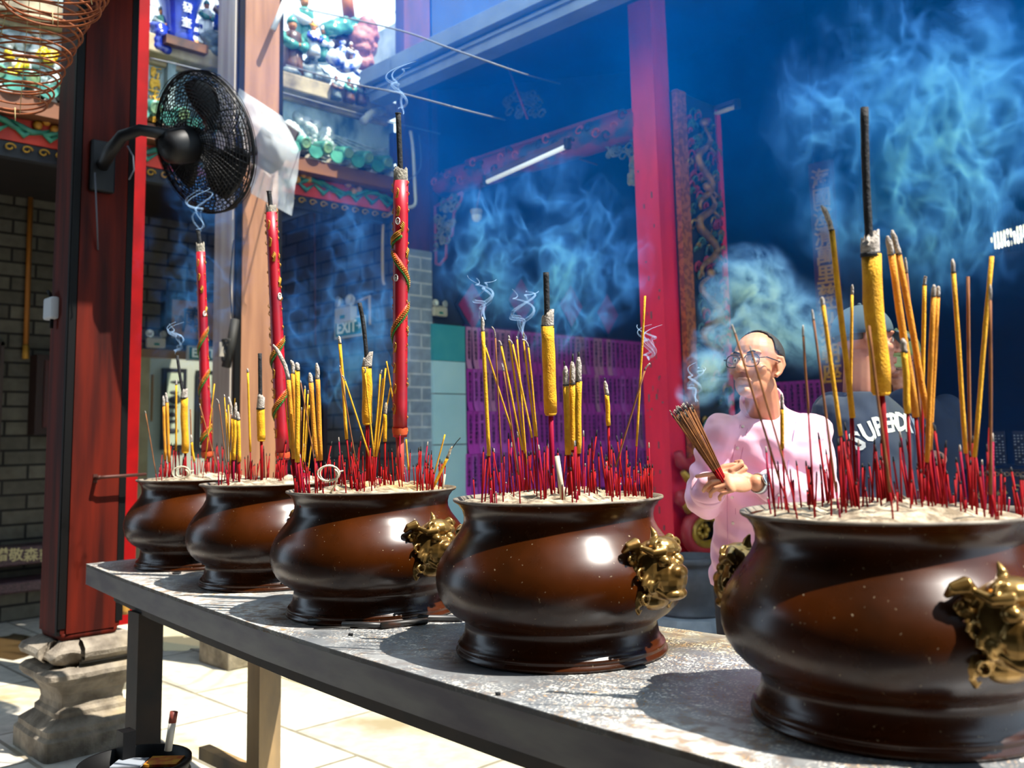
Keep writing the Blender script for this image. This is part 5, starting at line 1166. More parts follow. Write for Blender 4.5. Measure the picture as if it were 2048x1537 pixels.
bevel(MB().box((c.x-.055, c.y-.005, c.z-.055), (c.x+.055, 1.66, c.z+.055)).build('cover', M('white plastic box', '#b9bcc0', .4), bx), .012)
MB().tube([c+Vector((.02, .01, .05)), c+Vector((.0, .0, .085)), c+Vector((-.02, .02, .07))], .008, 8).build('cable_loop', BLACK, bx); MB().tube([c+Vector((.02, .015, -.05)), c+Vector((.02, .015, -.10))], .009, 8).build('gland', BLACK, bx)
# tube lamps, pendant
def tubelamp(a, z, lab, mt, r=.016):
    a, z = Vector(a), Vector(z); o = thing('tube_lamp', (a+z)/2, lab, 'lamp'); d = (z-a).normalized(); up = Vector((0, 0, 1))
    MB().tube([a, z], r, 14).build('tube', mt, o); MB().prism([a+up*.022+Vector((0, .02, 0)), a+up*.022-Vector((0, .02, 0)), a+up*.05-Vector((0, .02, 0)), a+up*.05+Vector((0, .02, 0))], z-a).build('batten', M('rusty batten', '#4a2a22', .6), o)
    for p in (a, z): MB().box(p-Vector((.015, .02, .02)), p+Vector((.015, .02, .05))).build('end_holder', M('dark holder', '#1c1a1a', .6), o)
tubelamp(onY(972, 365, 4.6), onY(1135, 292, 4.6), 'white fluorescent tube hanging under the painted beam', M('lit tube glass', '#e8ecf0', .3, emit=((.9, .95, 1.), .35)))
tubelamp(onY(1395, 240, 5.6), onY(1475, 212, 5.6), 'short dim tube lamp seen through the smoke right of the red pillar', M('dim tube glass', '#d8c8c0', .3))
bz_ = 3.52; c = onY(953, 428, 4.95); pd = thing('pendant_lamp', c, 'white glass pendant lamp hanging on a thin rod below the beam', 'lamp')
MB().lathe([(.045, .035), (.05, .02), (.046, .005), (.040, .0), (.040, -.012)], 28, c).build('collar', M('aged white collar', '#a99f90', .5), pd); MB().lathe([(.038, -.004), (.040, -.02), (.036, -.045), (.022, -.062), (.0, -.068)], 28, c).build('glass_bowl', M('opal glass', '#dfdcd4', .25), pd); MB().tube([c+Vector((0, 0, .03)), Vector((c.x, c.y+.06, bz_-.095))], .006, 8).build('rod', M('brown rod', '#6a4038', .5), pd)
line('red_rod', [onY(1015, 130, 4.9), onY(1055, 238, 4.95)], .008, M('red iron rod', '#9a2a22', .5), 'slanting thin red rod holding the painted beam', 'rod')
line('brown_rod', [onY(1118, 305, 5.2), onY(1195, 330, 5.4)], .006, M('brown rod', '#6a4038', .5), 'thin brown rod behind the right end of the fluorescent tube', 'rod')
# ================================================================== painted beam and brackets
BEAM = M('painted red beam', '#8e2a22', .55, col2='#27405f', scale=7, detail=6, lo=.45, hi=.6, stretch=(.6, 1, 1))
bm_ = thing('painted_beam', (-4.9, 5.05, 3.5), 'rounded painted beam with carved scrollwork running to the red pillar', 'beam')
bz = 3.52; MB().lathe([(.06, 0), (.10, .015), (.115, .05), (.115, 2.15)], 28, (-5.97, 5.06, bz), 0, axis=Vector((1, 0, 0))).build('log', BEAM, bm_)
MB().box((-5.6, 5.02, bz+.105), (-4.0, 5.10, bz+.13)).build('top_rail', M('red rail', '#8a2a24', .5), bm_)
b, g = MB(), MB(); q = random.Random(9)
for k in range(26):
    x = -5.9+k*.08; pts = [Vector((x+.03*math.cos(a*.7), 5.06-.119*math.cos(.25*math.sin(a*.7)+q.uniform(-.7, .7)*0+(.5*math.sin(k))), bz+.06*math.sin(k*1.3)+.03*math.sin(a*.7))) for a in range(9)]
    (b if k % 2 else g).tube(pts, [.012*(1-.08*a) for a in range(9)], 6)
b.build('dark_scrolls', M('dark blue scroll', '#1c2a3a', .5), bm_); g.build('red_scrolls', M('faded red scroll', '#b5463a', .5), bm_)
def bracket(name, lab, X, Y, px, seed):
    """pierced corner bracket: red key-fret frame filled with carved foliage; px: outline of the frame in the photograph"""
    q = random.Random(seed); P_ = [onY(x, yy, Y) for x, yy in px]; o = thing(name, P_[0], lab, 'bracket'); b = MB()
    for a, z in zip(P_, P_[1:]): b.tube([a, z], .012, 6)
    b.build('fret_frame', M('faded red fret', '#a8433c', .6), o); b = MB()
    lo = [min(p[k] for p in px) for k in (0, 1)]; hi = [max(p[k] for p in px) for k in (0, 1)]
    for k in range(38):
        t = q.random(); x = lo[0]+(hi[0]-lo[0])*q.uniform(.1, .9)*(1-t*.5 if name == 'carved_bracket' else 1); c = onY(x, lo[1]+(hi[1]-lo[1])*t*.75+8, Y); r = q.uniform(.02, .045)
        b.tube([c+Vector((math.cos(a*.8)*r, -.01, math.sin(a*.8)*r))*(1-a*.07) if False else c+Vector((math.cos(a*.8)*r*(1-a*.07), -.01+.006*math.sin(a+k), math.sin(a*.8)*r*(1-a*.07))) for a in range(9)], .009, 6)
    b.build('carved_foliage', M('dusty gilt foliage', '#8f8460', .6, col2='#3f5a58', scale=12), o)
bracket('carved_bracket', 'carved bracket with red fret frame under the left end of the painted beam', -5.9, 5.0, [(872, 412), (925, 385), (923, 400), (908, 425), (905, 470), (893, 478), (892, 515), (880, 530), (872, 528), (870, 412)], 1)
bracket('carved_bracket', 'carved bracket half lost in smoke where the beam meets the red pillar', -3.9, 5.02, [(1285, 315), (1262, 318), (1262, 345), (1275, 348), (1276, 370), (1288, 372)], 2)
b = MB(); q = random.Random(5)
for k in range(46):
    c = onY(q.uniform(1215, 1284), q.uniform(245, 312), 5.03)
    if (1284-(c-EYE).dot(RT)/depth(c)*FPX-PX) < -99999: continue
    r = q.uniform(.02, .04); b.tube([c+Vector((math.cos(a*.8)*r*(1-a*.07), .006*math.sin(a), math.sin(a*.8)*r*(1-a*.07))) for a in range(9)], .008, 6)
tag(b.build('carved_spandrel', M('grey gilt carving', '#6f6f62', .6, col2='#2f4450', scale=12), loc=onY(1250, 280, 5.03)), 'grey pierced carving of leaves under the beam beside the red pillar', 'carving')
b = MB(); q = random.Random(6)
for k in range(30):
    c = onY(q.uniform(1012, 1085), q.uniform(190, 232)+0, 5.1); r = q.uniform(.02, .05); b.tube([c+Vector((math.cos(a*.8)*r*(1-a*.07), .006*math.sin(a), math.sin(a*.8)*r*(1-a*.07))) for a in range(9)], .010, 6)
tag(b.build('carved_crest', M('grey gilt carving', '#6f6f62', .6), loc=onY(1050, 230, 5.1)), 'dusty carved crest standing on top of the painted beam', 'carving')
# ================================================================== gilded screen beside the red pillar
sx = -3.585; y0, y1 = 5.13, 5.62
scn = thing('carved_screen', (sx, y0, 0), 'tall gilded and painted carved panel with dragons, right of the red pillar', 'carving')
MB().box((sx-.05, y0, .30), (sx, y1, 3.7)).build('panel', M('black green ground', '#0f1614', .6), scn)
MB().box((sx-.02, y0-.02, .95), (sx+.02, y0+.085, 3.7)).build('border_strip', M('orange patterned border', '#a85a2c', .55, col2='#7a3a1a', scale=34, lo=.45, hi=.55), scn)
MB().box((sx-.01, y1-.03, .95), (sx+.015, y1+.02, 3.7)).build('red_edge', RED, scn)
mats = [M('gilt carving', '#b08a35', .45, metal=.4, col2='#6a4d1c', scale=16), M('teal carving', '#4a7068', .5, col2='#20403e', scale=12), M('red carving', '#9a1d28', .5)]
bs = [MB(), MB(), MB()]; q = random.Random(12)
for k in range(230):
    yy, zz = q.uniform(y0+.10, y1-.02), q.uniform(.55, 3.6); r = q.uniform(.018, .045); w = q.choice((0, 1, 1, 1, 2) if zz > 1.2 else (0, 0, 1, 2)); c = Vector((sx+.012, yy, zz)); n = q.randint(7, 13)
    bs[w].tube([c+Vector((.012*math.sin(a*.7), math.cos(a*.75)*r*(1-a*.055), math.sin(a*.75)*r*(1-a*.055))) for a in range(n)], [.010*(1-a*.05) for a in range(n)], 6)
for w, nm in enumerate(('gilt_scrolls', 'cloud_relief', 'red_blossoms')): bs[w].build(nm, mats[w], scn)['kind'] = 'stuff'
for (zc, amp, s0) in ((2.75, .10, 1), (2.15, .11, -1), (3.2, .08, 1)):
    pts = [Vector((sx+.03, y0+.26+amp*math.sin(t*.5*s0), zc+.30-.026*t)) for t in range(24)]; b = MB().tube(pts, [.030*math.sin(PI*(t+3)/29) for t in range(24)], 9)
    for t in range(2, 22, 2): b.ell(pts[t]+Vector((.02, .0, .012)), .011, 6, 4); 
    for t in (5, 11, 17): b.tube([pts[t], pts[t]+Vector((.01, .08, -.04)), pts[t]+Vector((.01, .11, .02))], [.014, .010, .004], 6)
    b.ell(pts[0]+Vector((.01, 0, .02)), (.03, .04, .032), 10, 8); b.build('gilt_dragon', M('dull gold dragon', '#a8742c', .45, metal=.35, col2='#6b4a20', scale=14), scn)
# base scrolls
GSC = M('gold scroll', '#b58a2c', .4, metal=.4, col2='#8a641c', scale=14)
ft_ = MB(); gb = MB(); X_ = sx+.035; c = onX(1404, 1062, X_)
ft_.tube([c+Vector((.02, math.cos(a*PI/12)*.20, math.sin(a*PI/12)*.125)) for a in range(25)], .036, 10); gb.tube([c+Vector((.035, math.cos(a*PI/12)*.15, math.sin(a*PI/12)*.085)) for a in range(25)], .026, 10)
for t in range(7): gb.ell(c+Vector((.0, .05*math.cos(t*.9), .035*math.sin(t*.9))), .024, 8, 6)
ft_.tube([onX(x, y, X_) for x, y in ((1356, 905), (1362, 925), (1375, 932), (1388, 925), (1392, 912))], [.03, .04, .045, .035, .02], 10)
gb.tube([onX(x, y, X_+.02) for x, y in ((1366, 945), (1376, 958), (1388, 955), (1394, 940), (1390, 930))], [.02, .03, .032, .03, .015], 10)
ft_.tube([onX(x, y, X_) for x, y in ((1370, 985), (1360, 990), (1358, 1002), (1366, 1010), (1376, 1004))], [.02, .03, .032, .03, .02], 10); gb.tube([onX(x, y, X_+.02) for x, y in ((1368, 1008), (1376, 1020), (1384, 1012), (1386, 1000))], [.02, .03, .028, .02], 10)
ft_.tube([onX(x, y, X_) for x, y in ((1388, 1093), (1405, 1096), (1425, 1093))], .045, 10)
for x in (1390, 1402, 1414, 1424): gb.ell(onX(x, 1112, X_), .04, 8, 6)
ft_.build('red_base_scroll', mats[2], scn); gb.build('gold_base_scroll', GSC, scn)['kind'] = 'stuff'
# ================================================================== stone planter on a round plinth behind the table
c = onY(1385, 1226, 4.55); pc_ = Vector((c.x, c.y, c.z-.14)); s = depth(c)/FPX
pl = thing('stone_urn', pc_+Vector((0, 0, .14)), 'big dark grey stone urn behind the table, left of the man in pink', 'urn')
MB().lathe([(70*s, .14), (70*s, .155), (64*s, .165), (60*s, .16+18*s), (64*s, .16+35*s), (67*s, .16+60*s), (66*s, .16+75*s), (60*s, .16+84*s), (58*s, .16+88*s), (66*s, .16+92*s), (66*s, .16+104*s), (56*s, .16+104*s), (52*s, .16+80*s)], 48, pc_).build('body', M('dark grey stone', '#4a4a50', .6, col2='#34353b', scale=9), pl)
o = MB().lathe([(110*s, -pc_.z), (110*s, .09), (98*s, .14), (0, .14)], 10, pc_, smooth=False).build('urn_plinth', M('grey plinth stone', '#8a9097', .7, col2='#6c727a', scale=8), loc=Vector((pc_.x, pc_.y, 0))); tag(o, 'low faceted grey stone plinth under the dark urn', 'plinth')
# ================================================================== hanging incense coil
COILM = M('orange brown incense coil', '#8f4a1c', .75, col2='#6e3614', scale=20)
def coil(name, ctop, cbot, rt, rb, turns, D, lab, ang0=0.):
    a, z = atD(*cbot, D), atD(*ctop, D); pts = []; rb, rt = rb/FPX*D, rt/FPX*D; n = 40
    for k in range(int(turns*n)+1):
        t = k/(turns*n); an = ang0+2*PI*k/n; r = rb+(rt-rb)*t; pts.append(a.lerp(z, t)+Vector((math.cos(an)*r, math.sin(an)*r, .018*math.sin(an*1.0+1.1)+.01*math.sin(an*.37))))
    o = thing(name, z, lab, 'incense coil', 'hanging incense coils'); MB().tube(pts, .0044, 6).build('spiral', COILM, o)
    for q in range(3):
        an = q*2.1+.6; MB().tube([a.lerp(z, .02)+Vector((math.cos(an)*rb, math.sin(an)*rb, 0)), z+Vector((0, 0, .45)), Vector((z.x, z.y, max(3.91, z.z+.5)))], .0016, 5).build('thread', M('pale thread', '#b0a070', .8), o)
    MB().tube([a, a+Vector((.01, 0, -.06))], .0018, 5).build('tassel_thread', M('pale thread', '#b0a070', .8), o)
coil('incense_coil', (70, -40), (30, 215), 132, 56, 17, 3.9, 'orange-brown spiral incense coil hanging at the top left, wound about its threads')
coil('incense_coil', (112, -55), (105, 20), 112, 88, 4, 3.6, 'wider incense coil hanging nearer, its lowest loop crossing the brown pillar', 1.)
# ================================================================== wall fan on the brown pillar
FB = M('black fan metal', '#060609', .5, spec=.3); FBL = M('black fan blade', '#101116', .35)
D = 4.70; fc = atD(408, 286, D); AW = Vector((FW.x, FW.y, 0)).normalized(); fn = (RIGHT*.58+ZU*.34+AW*.76).normalized(); fu = (ZU-fn*fn.z).normalized(); fs = fn.cross(fu); FR = 140/FPX*D
fan = thing('wall_fan', fc, 'big black caged wall fan on a curved arm fixed to the brown pillar', 'fan')
def cage(sg, name):
    b = MB(); dp = lambda r: sg*(.075*math.sqrt(max(0, 1-(r/FR)**2.4))+.012)
    for k in range(19):
        r = FR*(.17+.83*k/18); b.tube([fc+fn*dp(r)+(fs*math.cos(a*PI/24)+fu*math.sin(a*PI/24))*r for a in range(49)], (.0028 if sg < 0 else .0022) if k < 18 else .0055, 4, caps=False)
    for k in range(64):
        a0 = k*2*PI/64; b.tube([fc+fn*dp(r)+(fs*math.cos(a0+.5*sg*(r/FR))+fu*math.sin(a0+.5*sg*(r/FR)))*r for r in [FR*(.16+.84*q/7) for q in range(8)]], .0022 if k % 8 else .004, 4)
    return b.build(name, FB, fan)
cage(-1, 'rear_cage'); cage(1, 'front_cage')
b = MB()
for k in range(5): b.tube([fc+fn*(-.03+.015*k)+(fs*math.cos(a*PI/24)+fu*math.sin(a*PI/24))*(FR*1.005) for a in range(49)], .0022, 4, caps=False)
b.build('rim_band', FB, fan)
for k in range(3):
    a0 = k*2*PI/3+.9; g = []
    for q in range(8):
        r = FR*(.13+.76*q/7); w = .34+.30*math.sin(PI*q/8); row = []
        for t in range(7):
            an = a0+(t/6-.5)*w*2.1+.35*q/7; row.append(fc+fn*(.03*(t/6-.5)*2*(1-.4*q/7))+(fs*math.cos(an)+fu*math.sin(an))*r)
        g.append(row)
    o = MB().sheet(g).build('blade', FBL, fan); mod(o, 'SOLIDIFY', thickness=.003)
b = MB().lathe([(.0, -.03), (.045, -.028), (.05, .0), (.045, .03), (.0, .034)], 24, fc, 0, axis=fn); b.build('hub', FBL, fan)
b = MB().lathe([(.0, .02), (.07, .02), (.088, .05), (.088, .15), (.075, .21), (.045, .235), (.0, .24)], 28, fc, 0, axis=-fn)
b.build('motor', FB, fan)
m0 = fc-fn*.15; w0 = onX(203, 335, -4.69); pa = onX(215, 300, -4.62)
ar = [w0, w0+Vector((.06, -.01, .01)), atD(222, 300, 4.52), atD(245, 272, 4.5), atD(280, 260, 4.5), atD(305, 264, 4.52), m0+ZU*.05]
b = MB().tube(ar, [.03, .03, .032, .03, .028, .028, .03], 14); b.ell(m0+ZU*.03, (.05, .05, .06), 12, 8); b.build('arm', FB, fan)
bevel(MB().box((-4.70, w0.y-.06, w0.z-.13), (-4.66, w0.y+.06, w0.z+.13)).build('bracket', FB, fan), .01)
MB().tube([atD(255, 292, 4.45), atD(266, 312, 4.45), atD(268, 340, 4.45), atD(258, 360, 4.45)], .004, 6).build('cable', M('grey flex', '#4a4c55', .5), fan)
MB().tube([atD(190, 345, 4.6), atD(193, 420, 4.6), onX(196, 500, -4.69)], .004, 6).build('cable', M('grey flex', '#4a4c55', .5), fan)
# ================================================================== plastic-wrapped loudspeaker on the middle pillar
D = 5.95; q = random.Random(3)
PLM = bpy.data.materials.new('clear plastic sheet'); PLM.use_nodes = True; bb = PLM.node_tree.nodes['Principled BSDF']; bb.inputs['Base Color'].default_value = (.82, .85, .88, 1); bb.inputs['Roughness'].default_value = .15; bb.inputs['Alpha'].default_value = .33; bb.inputs['Specular IOR Level'].default_value = .9
cv = thing('plastic_cover', atD(540, 300, D), 'crumpled clear plastic sheet wrapped round a dark loudspeaker on the middle pillar', 'cover')
TLc, TRc, BRc, BLc, MR = (479, 177), (563, 232), (583, 432), (503, 388), (600, 303)
def bag(dz, s):
    g = []
    for i in range(25):
        u = i/24; row = []
        L_ = Vector(TLc).lerp(Vector((472, 206)), min(1, u*6)) if u < 1/6 else Vector((472, 206)).lerp(Vector(BLc), (u-1/6)*1.2)
        R_ = Vector(TRc).lerp(Vector(MR), u*2.4) if u < .4167 else Vector(MR).lerp(Vector(BRc), (u-.4167)/.5833)
        for j in range(21):
            v = j/20; p = L_.lerp(R_, v); bul = math.sin(PI*min(1, max(0, v)))*math.sin(PI*min(1, u*1.1)); c = atD(p.x, p.y, D+dz-s*bul*.12); w = Vector((p.x*.03, p.y*.03, s*2)); c += FW*(noise.noise(w)*.03+abs(noise.noise(w*2.3))*.025); row.append(c)
        g.append(row)
    return MB().sheet(g)
MB().tube([atD(540, 300, D+.06), onX(530, 300, -5.60)], .025, 8).build('bracket', FB, cv)
bag(-.02, 1).build('front_sheet', PLM, cv); bag(.16, -1).build('back_sheet', PLM, cv)
b = MB(); c = atD(545, 290, D+.06); rm = orient(c, (RIGHT*.8+AW*.6), ZU) @ Matrix.Rotation(-.45, 4, 'Z'); b.box((-.10, -.15, -.08), (.10, .15, .08), mat=rm); o = b.build('loudspeaker', M('dark brown speaker', '#2a1c16', .5), cv); bevel(o, .015)
MB().tube([atD(470, 640, 6.05), atD(462, 690, 6.0), atD(452, 735, 6.0)], .03, 8).build('knotted_cord', M('dark cord', '#17140f', .7), mp)
hk = MB(); 
for k in range(5): hk.tube([atD(452+8*math.cos(a*.5+k), 700+22*math.sin(a*.5), 5.98) for a in range(13)], .006, 6)
hk.build('rope_loops', M('dark cord', '#17140f', .7), mp); c = atD(443, 700, 6.0); MB().box(c-Vector((.03, .03, .045)), c+Vector((.03, .03, .045))).build('hook_block', M('weathered iron', '#8b8276', .6), mp)
MB().tube([onX(467, 480, -5.60), onX(460, 560, -5.60), onX(464, 640, -5.6)], .005, 6).build('thin_cable', M('dark cord', '#17140f', .7), mp)
b = MB().tube([onX(546, 60, -5.5), onX(575, -10, -5.5)], .02, 10); b.build('pale_strut', PVC, mp)
# ================================================================== things on the brick wall at the far left
o = MB().tube([onX(63, 340, -8.75), onX(52, 690, -8.75)], .022, 4).build('wall_batten', M('ochre batten', '#a0621a', .6), loc=onX(52, 690, -8.75)); tag(o, 'upright ochre wooden batten on the dark brick wall, left of the brown pillar', 'batten')
o = MB().tube([onX(52, 691, -8.74), onX(51.5, 718, -8.74)], .028, 4).build('batten_foot', M('yellow ochre block', '#b8862a', .6), loc=onX(52, 718, -8.74)); tag(o, 'short yellow block below the ochre batten on the brick wall', 'block')
a, c = onX(62, 870, -8.7), onX(110, 712, -8.7); cb = thing('wall_cabinet', a, 'dark red wooden wall cabinet half hidden behind the brown pillar', 'cabinet')
MB().box((-8.8, a.y, a.z), (-8.62, c.y, c.z)).build('carcass', M('dark brown cabinet', '#2a120c', .6), cb); MB().box((-8.62, a.y+.06, a.z+.06), (-8.60, c.y-.02, c.z-.05)).build('door', M('dark red cabinet door', '#5a1410', .5, col2='#3c0c0a', scale=7, stretch=(1, 3, .3)), cb)
a, c = onX(-20, 958, -8.7), onX(12, 684, -8.7); pf = thing('wall_plaque', a, 'black framed plaque on the brick wall at the left edge', 'plaque')
MB().box((-8.8, a.y, a.z), (-8.76, c.y, c.z)).build('board', M('black plaque board', '#0f0d0c', .5), pf); MB().box((-8.77, c.y-.03, a.z), (-8.73, c.y, c.z)).box((-8.77, a.y, c.z-.03), (-8.73, c.y, c.z)).build('frame', M('brown frame', '#3a241a', .5), pf)
PURG = M('purple granite', '#5a3e46', .5, col2='#38262c', scale=60, detail=3)
a, c = onX(-60, 1142, -8.55), onX(160, 1083, -8.55); z2, z3 = onX(40, 1186, -8.45).z, onX(40, 1163, -8.45).z
bn = thing('stone_bench', (-8.6, (a.y+c.y)/2, 0), 'purple granite bench with gold carved characters against the brick wall', 'bench')
bevel(MB().box((-8.797, a.y, a.z), (-8.55, c.y, c.z)).build('back_slab', PURG, bn), .015); bevel(MB().box((-8.797, a.y, z2), (-8.42, c.y, z3)).build('seat_slab', PURG, bn), .015); MB().box((-8.797, a.y+.05, 0), (-8.52, c.y-.05, z2)).build('brick_base', BRICK_L, bn)
for k, ch in enumerate('贈敬森郭'): lettering('gold_character', ch, .115, M('pale gold paint', '#c9bb8a', .5), bn, onX(4+30*k-2, 1112, -8.548), (0, 1, 0), (0, 0, 1), .002, 1, .002)
# name board, exit signs, emergency lamps
a, c = onX(341, 676, -8.72), onX(488, 612, -8.72); nbd = thing('name_board', (-8.75, (a.y+c.y)/2, a.z), 'tan signboard with black brush characters in a dark frame over the doorway', 'sign')
MB().box((-8.78, a.y, a.z), (-8.73, c.y, c.z)).build('panel', M('tan lacquer', '#b8813f', .5, col2='#a5702f', scale=4), nbd)
t = .07; b = MB().box((-8.80, a.y-t, a.z-t), (-8.70, a.y, c.z+t)).box((-8.80, c.y, a.z-t), (-8.70, c.y+t, c.z+t)).box((-8.80, a.y, c.z), (-8.70, c.y, c.z+t)).box((-8.80, a.y, a.z-t), (-8.70, c.y, a.z)); b.build('frame', M('dark blue black frame', '#12141f', .5), nbd)
INK = M('black ink', '#23241f', .6)
for x, ch in ((389, '廳'), (447, '客')): lettering('brush_character', ch, .27, INK, nbd, onX(x, 645, -8.728), (0, 1, 0), (0, 0, 1), .002, 1, .004)
for x, tx in ((357, '丁酉\n年秋\n月吉'), (367, '敬\n書')): lettering('small_inscription', tx, .045, INK, nbd, onX(x, 645, -8.728), (0, 1, 0), (0, 0, 1), .001, 1.0)
EXG = M('exit sign green', '#12806a', .4, col2='#0f7462', scale=4); EXW = M('exit sign white', '#cfd8cc', .4, emit=((.8, 1, .9), .12))
def exit_sign(c, right, up, w, h, lab):
    o = thing('exit_sign', c, lab, 'exit sign'); mw = orient(c, right, up)
    MB().box((-w/2, -h/2, -.03), (w/2, h/2, 0), mat=mw).build('casing', M('exit casing', '#c9c6b4', .5), o); MB().box((-w*.45, -h*.40, 0), (w*.45, h*.40, .004), mat=mw).build('green_face', EXG, o)
    n = mw.to_3x3() @ Vector((0, 0, 1)); lettering('exit_lettering', 'EXIT', h*.82, EXW, o, Vector(c)+n*.005-Vector(right).normalized()*w*.06, right, up, .001, 1, .004); lettering('arrow_mark', '→', h*.5, EXW, o, Vector(c)+n*.005+Vector(right).normalized()*w*.36, right, up, .001)
c = onX(411, 708, -8.68); exit_sign(c, (0, 1, 0), (0, 0, 1), .37, .145, 'green EXIT sign below the tan signboard, over the doorway')
c = onY(697, 655, 4.62); exit_sign(c, (1, 0, 0), (0, 0, 1), .42, .17, 'green EXIT sign on the dark gallery side wall, seen at an angle')
EMW = M('emergency lamp casing', '#c4bda8', .45); EMG = M('lamp reflector', '#d9dad6', .15, metal=.4)
def em_lamp(c, right, w, lab):
    o = thing('emergency_light', c, lab, 'emergency light', 'twin-head emergency lights'); mw = orient(c, right, (0, 0, 1)); s = w/.3
    bevel(MB().box((-.14*s, -.09*s, -.05*s), (.14*s, .06*s, .03*s), mat=mw).build('battery_box', EMW, o), .01); MB().box((-.04*s, -.055*s, .03*s), (.04*s, -.02*s, .034*s), mat=mw).build('green_label', EXG, o)
    MB().tube([mw @ Vector((-.14*s, .075*s, 0)), mw @ Vector((.14*s, .075*s, 0))], .008*s, 6).build('crossbar', EMW, o)
    for g in (-1, 1):
        p = mw @ Vector((g*.10*s, .12*s, .0)); n = (mw.to_3x3() @ Vector((g*.25, .1, 1))).normalized(); MB().lathe([(.02*s, -.04*s), (.045*s, -.02*s), (.058*s, .02*s), (.054*s, .024*s), (.03*s, .01*s), (.0, .005*s)], 22, p, 0, axis=n).build('lamp_head', EMG, o); MB().tube([p-n*.02*s, mw @ Vector((g*.09*s, .05*s, 0))], .012*s, 8).build('neck', EMW, o)
em_lamp(onX(312, 684, -8.7), (0, 1, 0), .19, 'twin-head emergency light on the brick wall by the red pillar')
em_lamp(onY(690, 627, 4.6), (1, 0, 0), .26, 'twin-head emergency light above the angled exit sign')
em_lamp(onX(880, 622, -5.965), (0, 1, 0), .155, 'white twin-head emergency light above the pale blue panel')
# pictures in the room beyond the doorway
for (x0, y0, x1, y1, lab) in ((323, 738, 375, 900, 'tall black framed ink picture seen through the doorway, left one'), (392, 742, 432, 905, 'tall black framed ink picture seen through the doorway, right one')):
    a, c = onX(x0, y1, -10.05), onX(x1, y0, -10.05); o = thing('framed_picture', a, lab, 'picture'); MB().box((-10.1, a.y, a.z), (-10.06, c.y, c.z)).build('frame', M('black picture frame', '#101010', .4), o); MB().box((-10.07, a.y+.05, a.z+.05), (-10.05, c.y-.05, c.z-.05)).build('paper', M('grey green paper', '#8f9880', .8), o)
    b = MB(); q = random.Random(x0)
    for k in range(9): b.ell((-10.048, q.uniform(a.y+.10, c.y-.10), q.uniform(a.z+.15, c.z-.15)), (.004, q.uniform(.03, .08), q.uniform(.015, .05)), 8, 6)
    b.build('ink_marks', M('ink wash', '#15181a', .7), o)
# ================================================================== blue panel, red paper diamonds and the prayer slips in the hall
AQ = M('pale aqua enamel', '#cdf4fc', .35, col2='#bdeaf6', scale=3); AQD = M('teal enamel', '#3fa6b4', .35, col2='#52b4bc', scale=4)
ya, yb = onX(866, 700, -5.97).y, onX(926, 700, -5.97).y; zt = onX(890, 650, -5.97).z; zm = onX(890, 722, -5.97).z
ap = thing('aqua_panel', (-5.98, ya, .5), 'pale aqua tiled panel with a teal top, between brick pier and purple slips', 'panel')
MB().box((-5.998, ya, zm), (-5.965, yb+.02, zt)).build('teal_top', AQD, ap)
zz = [zm, onX(890, 788, -5.97).z, onX(890, 890, -5.97).z, .45, .0]
for z1_, z0_ in zip(zz, zz[1:]): MB().box((-5.998, ya, z0_+.004), (-5.965, yb+.02, z1_-.004)).build('aqua_tile', AQ, ap)
struct(MB().box((-6.0, 4.996, 0), (-5.985, 5.001, zt+.02)).build('trim_1', M('reddish trim', '#6a4a44', .6)))
MAG = M('magenta diamond paper', '#a01050', .6)
for x, yy, r, lab in ((945, 613, .20, 'red-magenta paper diamond above the slips, nearest the emergency light'), (1043, 602, .20, 'red-magenta paper diamond above the slips, second from the left, in smoke'), (1142, 612, .20, 'red-magenta paper diamond above the slips, behind the thick incense stick'), (1215, 628, .2, 'red-magenta paper diamond above the slips, nearest the red pillar')):
    c = onX(x, yy, -5.97); o = thing('paper_diamond', c, lab, 'diamond', 'paper diamonds above the slips')
    MB().prism([c+Vector((0, r*1.0, 0)), c+Vector((0, 0, r*1.25)), c+Vector((0, -r*1.0, 0)), c+Vector((0, 0, -r*1.25))], (-.006, 0, 0)).build('border', M('dark blue diamond', '#1c2a4a', .6), o); MB().prism([c+Vector((.006, r*.8, 0)), c+Vector((.006, 0, r*1.0)), c+Vector((.006, -r*.8, 0)), c+Vector((.006, 0, -r*1.0))], (-.006, 0, 0)).build('paper', MAG, o); lettering('character', '福', r*.7, M('gold on magenta', '#8a4a5a', .5), o, c+Vector((.0075, 0, 0)), (0, 1, 0), (0, 0, 1), .0005)
SLP = [M('magenta purple slip', '#d848cc', .7, col2='#c83cc0', scale=2), M('lighter purple slip', '#dc6ade', .7, col2='#cc5cd0', scale=2), M('pink and court-lit slip', '#e49acc', .7, col2='#d888c0', scale=2)]; INKP = M('slip ink', '#2a1038', .7)
HZ = '天后宮祈福平安吉祥如意合家康泰財源廣進陳氏黃林張王李國明文英玉蘭金順興隆保佑信女誠心敬奉'
q = random.Random(21); TXT = []; TXT = [text_mesh('\n'.join(q.choice(HZ) for _ in range(7)), .036, .0, 1.0, .0008) for _ in range(8)]
for m in TXT: m.materials.clear(); m.materials.append(INKP)
SH, SW = .362, .066
def slip_mesh(k):
    r = random.Random(k); g = []
    for i in range(9):
        t = i/8; z = -t*SH; row = []
        for j in range(4):
            u = j/3-.5; x = .004+(.030*max(0, (t-.80)/.2)**1.5*(.5+r.random()*.1)) + .004*math.sin(u*3+k)*t; row.append(Vector((x, u*SW*.96, z+max(0, t-.8)*.02)))
        g.append(row)
    o = MB().sheet(g).build('slip', SLP[0]); me = o.data; bpy.data.objects.remove(o); return me
SMB = [slip_mesh(k) for k in range(4)]; SMV = []
for mt in SLP:
    for me in SMB: c = me.copy(); c.materials.clear(); c.materials.append(mt); SMV.append(c)
